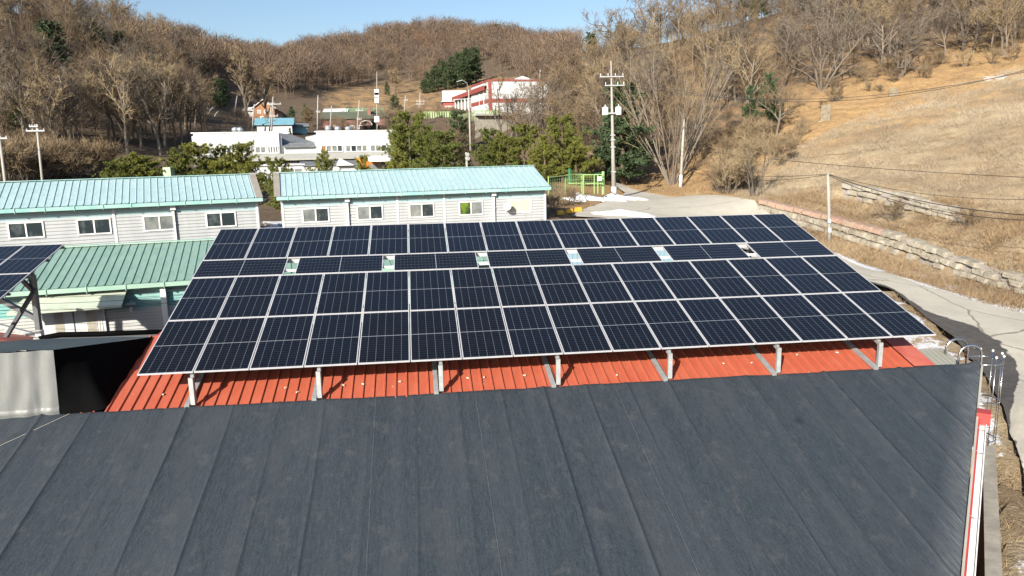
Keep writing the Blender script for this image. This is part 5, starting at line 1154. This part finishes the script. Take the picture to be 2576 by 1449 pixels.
for i, (px, pyb, pyt, d, lb, w_) in enumerate(DP): plant(dpines[i % 3], 'conifer_tree', px, pyb, pyt, d, lb, 'conifer', None, 9.8, wsc=w_)
for i, (px, pyb, pyt, d) in enumerate([(536,312,222,158),(552,312,205,161),(568,310,196,164),(583,308,200,167),(545,315,240,156),(575,312,228,160)]):
    plant(dpines[i % 3], 'conifer_tree', px, pyb, pyt, d, 'very dark conifer in the shaded clump left of the brick house', 'conifer', 'dark conifer clump left of the brick house', 9.8, wsc=1.2)
for i, (px, pyb, pyt, d) in enumerate([(1085,230,180,205),(1105,228,165,207),(1125,222,152,210),(1145,214,142,213),(1165,205,132,216),(1185,192,122,220),(1205,178,118,224),(1095,236,195,202),(1135,228,170,206),(1160,220,155,209),(1075,238,200,201),(1180,205,140,216)]):
    plant(dpines[i % 3], 'conifer_tree', px, pyb, pyt, d, 'dark green conifer in the clump climbing the slope above the red and white building', 'conifer', 'conifer clump on the middle slope', 9.8, wsc=1.15)
for i, (px, pyb, pyt, d) in enumerate([(1850,60,-20,150),(1900,55,-30,148),(1880,70,0,146),(425,95,68,215),(432,98,75,216),(15,40,-10,130),(2010,40,-60,140)]):
    plant(dpines[i % 3], 'conifer_tree', px, pyb, pyt, d, ['conifer with yellow-green top high on the right ridge', 'conifer at the very top edge of the right ridge', 'lower conifer of the right ridge group', 'larger of two dark conifers breaking the left skyline', 'smaller of two dark conifers breaking the left skyline', 'dark pine in the top left corner', 'conifer among bare trees at the top right'][i], 'conifer', None, 9.8)

# single bare trees that stand out
def special(seed, label, px, pyt, d, h_unit, c, stems=1, tm='twig_pale', lean=0, L0=None, name='bare_tree', r0=.2, bark='bark'):
    t = Tree(seed); b = G(px, d); h = at(px, pyt, d)[2]-b[2]
    for k in range(stems):
        a = 6.283*k/stems+t.r.random(); sp_ = lean if stems > 1 else 0
        t.grow(np.array([.25*math.cos(a)*(stems > 1), .25*math.sin(a)*(stems > 1), -.3]), unit(np.array([sp_*math.cos(a), sp_*math.sin(a), 1.])), h*h_unit, r0, 0, c)
    put(t.parts('t', M[bark], M[tm]), name, b, label, 'tree', None)
special(11, 'large spreading bare tree in the middle of the left wood', 335, 128, 100, .72, cfg(n=(9, 7, 5), t0=(.2, .2, .2), ang=(36, 36, 38), ratio=(.72, .55, .5), twigs=8, tl=.8, tw=.035), 2, 'twig_pale', .16, r0=.26)
special(12, 'second tall bare tree right of the large spreading one', 430, 165, 118, .74, cfg(n=(9, 6, 5), t0=(.2, .2, .2), ang=(34, 36, 38), ratio=(.6, .55, .5), twigs=8, tw=.035), 1, 'twig_pale', r0=.24)
special(13, 'tall upright bare poplar behind the brick house', 640, 130, 150, .85, cfg(n=(16, 6, 4), t0=(.18, .2, .2), ang=(30, 30, 34), ratio=(.36, .5, .5), twigs=7, tw=.06), 1, 'twig_pale', r0=.3)
special(14, 'second bare poplar right of the tall one', 690, 160, 155, .85, cfg(n=(14, 6, 4), t0=(.18, .2, .2), ang=(30, 30, 34), ratio=(.36, .5, .5), twigs=6, tw=.06), 1, 'twig', r0=.26)
special(15, 'fan-shaped bare tree of many pale stems beside the road', 1692, 100, 81, .88, cfg(n=(6, 4, 2), t0=(.15, .25, .25), ang=(17, 22, 28), ratio=(.42, .45, .5), up=(.01, .03, .03, .04), jit=.035, twigs=4, tl=.65, tw=.026), 13, 'twig_pale', .5, r0=.085, bark='bark_pale')
special(16, 'broad bare oak at the edge of the orange bank', 2055, 20, 99, .9, cfg(n=(8, 5, 3), t0=(.15, .2, .2), ang=(50, 45, 42), jit=.15, ratio=(.5, .55, .5), twigs=4, tw=.034), 4, 'twig_grey', .3, r0=.16)
special(17, 'crooked bare oak standing above the round-topped stone', 2245, 50, 100, .9, cfg(n=(8, 5, 3), t0=(.12, .2, .2), ang=(58, 46, 42), jit=.18, ratio=(.5, .55, .5), twigs=4, tw=.034), 3, 'twig_grey', .25, r0=.17)
special(18, 'tall bare oak on the upper right hillside edge', 2395, -10, 108, .9, cfg(n=(9, 5, 3), t0=(.2, .2, .2), ang=(52, 44, 42), jit=.15, ratio=(.5, .55, .5), twigs=4, tw=.036), 2, 'twig_grey', .25, r0=.2)
special(19, 'bare tree with pale trunk before the dark bank conifer', 1948, 185, 84, .75, cfg(n=(8, 6, 4), t0=(.3, .2, .2), ang=(48, 42, 42), twigs=5, tw=.035), 1, 'twig', r0=.16)
special(20, 'thin multi-stemmed sapling clump above the block wall end', 1898, 330, 62, .8, cfg(n=(5, 4, 3), t0=(.3, .25, .2), ang=(22, 28, 30), ratio=(.45, .5, .5), twigs=4, tl=.5, tw=.022), 7, 'twig_pale', .12, r0=.05)
special(21, 'pale bare tree on the slope left of the conifer clump', 1003, 180, 205, .8, cfg(n=(10, 6, 4), t0=(.2, .2, .2), ang=(36, 34, 34), twigs=6, tw=.07), 1, 'twig_pale', r0=.2)
special(22, 'brown pointed larch before the brick hall', 785, 262, 142, .85, cfg(n=(16, 5, 3), t0=(.1, .2, .2), ang=(62, 40, 34), ratio=(.28, .5, .5), twigs=6, tw=.06), 1, 'twig', r0=.18)
special(23, 'bare tree before the white wall of the terrace building', 1275, 160, 112, .75, cfg(n=(8, 7, 5), t0=(.2, .2, .2), ang=(42, 42, 40), jit=.15, twigs=2, tw=.035), 2, 'twig', .3, r0=.18)
special(24, 'tall bare tree covering the right end of the terrace building', 1375, 130, 110, .75, cfg(n=(8, 7, 5), t0=(.2, .2, .2), ang=(42, 42, 40), jit=.14, twigs=2, tw=.035), 3, 'twig', .3, r0=.16)
special(25, 'bare skyline tree leaning out at the top of the right hill', 1590, -40, 145, .7, cfg(n=(8, 7, 5), t0=(.2, .2, .2), ang=(58, 46, 42), jit=.16, twigs=5, tw=.05), 2, 'twig', .35, r0=.22)

# woods: individual bare trees where they can be told apart, the rest as masses
def scatter(n, poly_px, dmin, dmax, seed, power=1.0):
    r = np.random.default_rng(seed); out = []
    xs = [p[0] for p in poly_px]; lo_, hi_ = min(xs), max(xs); tries = 0
    while len(out) < n and tries < n*60:
        tries += 1; px = lo_+(hi_-lo_)*r.random(); d = dmin+(dmax-dmin)*r.random()**power; g = G(px, d); qx, qy, _ = proj(g)
        if inside(np.array([qx]), np.array([qy]), poly_px)[0]: out.append((g, float(qx), float(qy), d))
    return out
LW = scatter(190, [(-60,450),(-60,20),(180,60),(330,110),(520,150),(520,340),(440,420),(240,440)], 62, 205, 31, 1.2)
LW = [q for q in LW if not (60 < q[0][1] < 97 and -43 < q[0][0]+(96-q[0][1])*.466 < -8) and not (q[0][1] > 97 and q[0][0] > -38 and q[0][0] < -10 and q[0][1] < 104)]
LW = [q for q in LW if not (118 < q[0][1] < 166 and -64 < q[0][0]+(162-q[0][1])*.466 < -42)]
LW = [q for q in LW if not (525 < q[1] < 630 and q[3] < 180 and q[2] > 190)]
LW = [q for i, q in enumerate(LW) if not (40 < q[1] < 330 and 130 < q[2] < 330 and q[3] < 130 and i % 3)]
for i, (g, qx, qy, d) in enumerate(LW):
    put(wood[i % 7], 'bare_tree', g, 'bare grey-brown tree in the wood covering the left hillside', 'tree', 'bare trees of the left hillside wood', .75+.5*RNG.random(), RNG.random()*6.28)
RW = scatter(120, [(1330,420),(1290,330),(1420,200),(1530,110),(1620,60),(1800,50),(2000,-40),(2700,-60),(2700,120),(2450,140),(2230,175),(2040,200),(1960,260),(1860,330),(1760,420),(1640,440),(1500,420)], 72, 165, 32, .9)
RW = [q for i, q in enumerate(RW) if i % 3 == 0 or not (1225 < q[1] < 1400 and q[3] < 138)]
RW += scatter(26, [(2040,205),(2250,180),(2600,135),(2600,50),(2040,110)], 92, 135, 35)
for i, (g, qx, qy, d) in enumerate(RW):
    put(wood[(i*3) % 7], 'bare_tree', g, 'bare brown tree in the wood climbing the right hillside', 'tree', 'bare trees of the right hillside wood', .65+.5*RNG.random(), RNG.random()*6.28)
SH = scatter(60, [(1400,450),(1330,420),(1420,330),(1560,430),(1640,450),(1800,400),(1900,300),(2000,260),(1990,330),(1900,400),(1860,500),(1760,480),(1600,460)], 58, 95, 33)
SH = [q for q in SH if not (1590 < q[1] < 1800 and q[3] < 92)]
for i, (g, qx, qy, d) in enumerate(SH): put(shrubs[i % 4], 'bare_shrub', g, 'leafless shrub on the brown bank between the road and the right wood', 'shrub', 'leafless shrubs on the brown bank', .6+.6*RNG.random(), RNG.random()*6.28)
SH2 = scatter(46, [(1790,480),(1840,380),(1980,285),(2060,215),(2120,240),(2000,390),(1900,492)], 60, 104, 36)+scatter(22, [(2060,215),(2230,178),(2600,130),(2600,150),(2300,215),(2100,255)], 84, 112, 37)
for i, (g, qx, qy, d) in enumerate(SH2): put(shrubs[(i*3) % 4], 'bare_shrub', g, 'leafless scrub bush at the upper edge of the straw field below the right wood', 'shrub', 'scrub bushes above the straw field', .3+.5*RNG.random(), RNG.random()*6.28)
SL = scatter(46, [(-60,460),(-60,400),(240,420),(300,440),(240,456)], 54, 80, 34)
for i, (g, qx, qy, d) in enumerate(SL): put(shrubs[i % 4], 'bare_shrub', g, 'leafless straw-brown shrub at the foot of the left wood behind the workshop', 'shrub', 'leafless shrubs behind the left workshop', .7+.7*RNG.random(), RNG.random()*6.28)
for (px, d, lb, k) in [(1405,56,'bushy brown shrub between the workshop end and the green gate',.55),(1440,57.5,'dry bush just below the green gate fence',.5),(1395,53,'low bush at the workshop corner',.5),(1180,112,'reddish thicket shrub beside the curved lamp pole',1.5),(1140,108,'reddish shrub left of the curved lamp pole',1.4),(985,150,'dark red shrub right of the brick wing',1.2),(865,146,'red-brown shrub before the brick hall windows',1.0),(2440,47,'grey leafless bush on the right bank',.5),(2250,50,'dark small bush above the upper block wall',.6)]:
    put(shrubs[int(px) % 4], 'bare_shrub', G(px, d), lb, 'shrub', None, k, px)

# far woods as one mass: many small bare trees
def far_proto(seed, n, w):
    r = np.random.default_rng(seed); T = []
    T.append([[-.12, 0, -.3], [.12, 0, -.3], [0, 0, 5.5]]); T.append([[0, -.12, -.3], [0, .12, -.3], [0, 0, 5.5]])
    for k in range(9):
        a = r.random()*6.28; z = 2+3*r.random(); e = np.array([math.cos(a)*2, math.sin(a)*2, z+2.5+r.random()]); T.append([[-.06, 0, z], [.06, 0, z], e])
    for k in range(n):
        v = r.normal(size=3); v /= np.linalg.norm(v); v *= (r.random()**.45); c = np.array([v[0]*2.3, v[1]*2.3, 5.2+v[2]*2.9]); d = unit(np.array([v[0]*.8, v[1]*.8, .9])+r.normal(size=3)*.5); nn = unit(np.cross(d, r.normal(size=3))); l_ = .7+.9*r.random()
        T.append([c-nn*w/2, c+nn*w/2, c+d*l_])
    return np.array(T)
FP = [far_proto(500+i, 210, .10) for i in range(5)]
NPR = [far_proto(520+i, 260, .06) for i in range(5)]
def mass(name, label, spots, protos, m, smin, smax, seed, hz=1.0):
    r = np.random.default_rng(seed); A = []; tint = []
    for i, (g, *_r) in enumerate(spots):
        t = protos[i % len(protos)]; a = r.random()*6.28; c_, s__ = math.cos(a), math.sin(a); sc = smin+(smax-smin)*r.random(); R = np.array([[c_, -s__, 0], [s__, c_, 0], [0, 0, 1]]); A.append((t@R.T)*sc*np.array([1, 1, hz])+g); tint.append(np.full(len(t), r.random()))
    o = tri_obj(name, np.concatenate(A), m, None, np.concatenate(tint)); tag(o, label, 'woodland', None, 'stuff'); return o
def scatter_fast(n, poly_px, x0, x1, d0, d1, seed):
    r = np.random.default_rng(seed); px = x0+(x1-x0)*r.random(n*4); d = np.sqrt(d0*d0+(d1*d1-d0*d0)*r.random(n*4)); xy = np.array([(ray(a, 450)*b/ray(a, 450)[1])[:2] for a, b in zip(px, d)]); z = gz(xy[:, 0], xy[:, 1]); P_ = np.column_stack([xy, z]); qx, qy, _ = proj(P_); k = inside(qx, qy, poly_px); return [(p,) for p in P_[k][:n]]
FW = scatter_fast(2300, [(420,230),(300,100),(520,140),(700,165),(820,135),(1080,85),(1300,115),(1460,150),(1440,240),(1330,235),(1215,150),(1060,230),(1000,195),(860,225),(760,240),(700,262),(600,215)], 300, 1480, 135, 385, 41)
FW = [q for q in FW if not (125 < q[0][1] < 175 and -66 < q[0][0]+(162-q[0][1])*.466 < -40)]
FW = [q for q in FW if not (525 < proj(q[0])[0] < 630 and q[0][1] < 182)]
mass('far_forest', 'grey-brown leafless forest covering the far middle hill and saddle', FW, FP, M['far_wood'], .75, 1.25, 6)
NW1 = scatter_fast(560, [(-80,455),(-80,-20),(160,60),(330,105),(560,160),(640,240),(540,300),(520,345),(440,425),(240,445)], -80, 640, 60, 215, 42)
NW1 = [q for q in NW1 if not (60 < q[0][1] < 97 and -43 < q[0][0]+(96-q[0][1])*.466 < -8) and not (q[0][1] > 97 and q[0][0] > -38 and q[0][0] < -10 and q[0][1] < 104)]
NW1 = [q for q in NW1 if not (530 < proj(q[0])[0] < 630 and q[0][1] > 110)]
mass('left_understorey', 'tangled brown understorey between the trees of the left wood', NW1, NPR, M['understorey'], .35, .85, 7)
NW2 = scatter_fast(700, [(1290,420),(1270,330),(1400,210),(1520,120),(1620,60),(1800,40),(2000,-60),(2700,-100),(2700,120),(2450,120),(2230,150),(2040,180),(1960,240),(1860,320),(1780,400),(1640,430),(1480,430)], 1270, 2700, 70, 185, 43)
NW2 = [q for i, q in enumerate(NW2) if i % 3 == 0 or not (1225 < proj(q[0])[0] < 1400 and q[0][1] < 138)]
mass('right_understorey', 'tangled brown understorey between the trees of the right wood', NW2, NPR, M['understorey'], .3, .8, 8)
RL = scatter_fast(30, [(1040,150),(1055,125),(1130,130),(1125,150)], 1030, 1140, 240, 320, 44)
RLT = tri_obj('rust_oak_grove', np.concatenate([FP[i % 5]*np.array([1, 1, .9])+g for i, (g,) in enumerate(RL)]) if RL else np.zeros((1, 3, 3)), M['rust_leaf']); tag(RLT, 'rust-coloured oak grove still in leaf on the far hill', 'woodland', None, 'stuff')

# dry grass and brush on the banks
def blades(name, label, poly_px, x0, x1, d0, d1, n, hmin, hmax, w, m, seed, lean=.35, kind='stuff', cat='dry grass', per=5, spread=.25):
    r = np.random.default_rng(seed); px = x0+(x1-x0)*r.random(n); d = np.sqrt(d0*d0+(d1*d1-d0*d0)*r.random(n))
    X_ = (px-CX)/F_PX*d; P_ = np.column_stack([X_*1.02, d, gz(X_*1.02, d)]); qx, qy, _ = proj(P_); k = inside(qx, qy, poly_px)
    P_ = P_[k]; rm = road_mask(P_[:, 0], P_[:, 1]); P_ = P_[~inside(P_[:, 0], P_[:, 1], RPOLY)]
    cl_ = np.sin(P_[:, 0]*.7+1.7*np.sin(P_[:, 1]*.45))*np.cos(P_[:, 1]*.6); P_ = P_[r.random(len(P_)) < .55+.45*cl_]
    B_ = np.repeat(P_, per, 0); nb = len(B_); B_[:, :2] += r.normal(size=(nb, 2))*spread; B_[:, 2] -= .08
    d_ = np.column_stack([r.normal(size=(nb, 2))*lean, np.ones(nb)]); d_ /= np.linalg.norm(d_, axis=1)[:, None]; hh_ = hmin+(hmax-hmin)*r.random((nb, 1)); nn = np.cross(d_, r.normal(size=(nb, 3))); nn /= np.linalg.norm(nn, axis=1)[:, None]
    T = np.stack([B_-nn*w/2, B_+nn*w/2, B_+d_*hh_], 1); o = tri_obj(name, T, m, None, np.clip(np.repeat(.5+.5*np.sin(P_[:, 0]*.23+1.9*np.sin(P_[:, 1]*.13))*np.sin(P_[:, 1]*.31+P_[:, 0]*.11), per)*.7+.3*r.random(nb), 0, 1)); tag(o, label, cat, None, kind); return o
FIELD = [(1780,470),(1860,440),(1980,378),(2080,330),(2300,240),(2600,160),(2700,160),(2700,560),(2400,500),(2240,480),(2120,470),(2060,500),(1900,500)]
blades('dry_grass', 'pale dry grass covering the upper field on the right bank', FIELD, 1760, 2700, 46, 105, 70000, .16, .58, .026, M['straw'], 61, .8, per=5, spread=.3)
blades('dry_brush', 'brown fallen brush and weeds on the terraces round the block walls', [(1900,500),(2060,480),(2400,500),(2700,560),(2700,840),(2576,792),(2380,735),(2250,692),(2090,632),(1910,552)], 1880, 2700, 30, 62, 26000, .2, .75, .032, M['brush'], 62, 1.0, per=6, spread=.3)
blades('dry_weeds', 'dry weeds along the snowy verge between the array, wall and road', [(2180,730),(2260,740),(2400,860),(2470,940),(2540,1120),(2580,1250),(2600,1460),(2500,1460),(2480,1100),(2300,900),(2200,850)], 2150, 2620, 11, 37, 3200, .06, .28, .016, M['brush'], 63, .9, per=14, spread=.12)
blades('verge_weeds', 'dry weeds on the brown bank beside the road fork', [(1375,560),(1375,480),(1440,480),(1530,490),(1500,520),(1440,530),(1400,545)], 1360, 1540, 45, 66, 1500, .15, .5, .025, M['brush'], 64, .5)
blades('slope_weeds', 'orange-brown weeds on the bank across the road', [(1580,475),(1600,440),(1780,440),(1920,500),(1910,540),(1850,525),(1760,505),(1680,490)], 1570, 1930, 56, 82, 3500, .15, .6, .03, M['brush'], 65, .6)
blades('far_slope_weeds', 'orange-brown undergrowth on the steep bank under the right wood', [(1400,430),(1450,300),(1600,120),(2000,120),(2600,60),(2600,160),(2200,250),(2000,330),(1850,430),(1600,445)], 1390, 2650, 72, 150, 30000, .1, .45, .032, M['brush'], 66, .9)
VB = scatter_fast(230, [(505,338),(520,300),(620,300),(640,318),(800,318),(830,300),(1000,285),(1110,285),(1195,300),(1200,360),(1120,360),(1000,338),(812,338)], 500, 1210, 103, 172, 71)
mass('village_brush', 'low grey-brown brush between the houses and poles of the far village', VB, NPR, M['far_wood'], .16, .36, 72)
def far_cone(seed):
    r = np.random.default_rng(seed); T = []
    for k in range(260):
        z = 1+6.5*r.random(); R_ = 1.9*(1-(z-1)/7.2)+.15; a = r.random()*6.28; q = np.array([math.cos(a), math.sin(a), 0]); c = np.array([0, 0, z])+q*R_*r.random()**.5; d = unit(q+np.array([0, 0, .3])+r.normal(size=3)*.4); nn = unit(np.cross(d, r.normal(size=3))); T.append([c-nn*.16, c+nn*.16, c+d*.9])
    return np.array(T)
FC = scatter_fast(16, [(1040,62),(1140,62),(1150,80),(1030,84)], 1020, 1160, 290, 375, 73)+scatter_fast(14, [(1190,80),(1260,88),(1260,125),(1215,130)], 1180, 1270, 240, 350, 74)+scatter_fast(12, [(920,85),(1040,72),(1040,84),(930,112)], 910, 1050, 270, 370, 75)+scatter_fast(7, [(1440,170),(1560,120),(1600,160),(1480,230)], 1430, 1610, 110, 190, 76)+scatter_fast(9, [(20,140),(300,120),(470,190),(420,300),(60,330)], 0, 480, 95, 200, 77)
mass('far_evergreens', 'scattered dark evergreens dotting the far hill and the woods', FC, [far_cone(600+i) for i in range(3)], M['needle_dark_far'], .7, 1.1, 78)
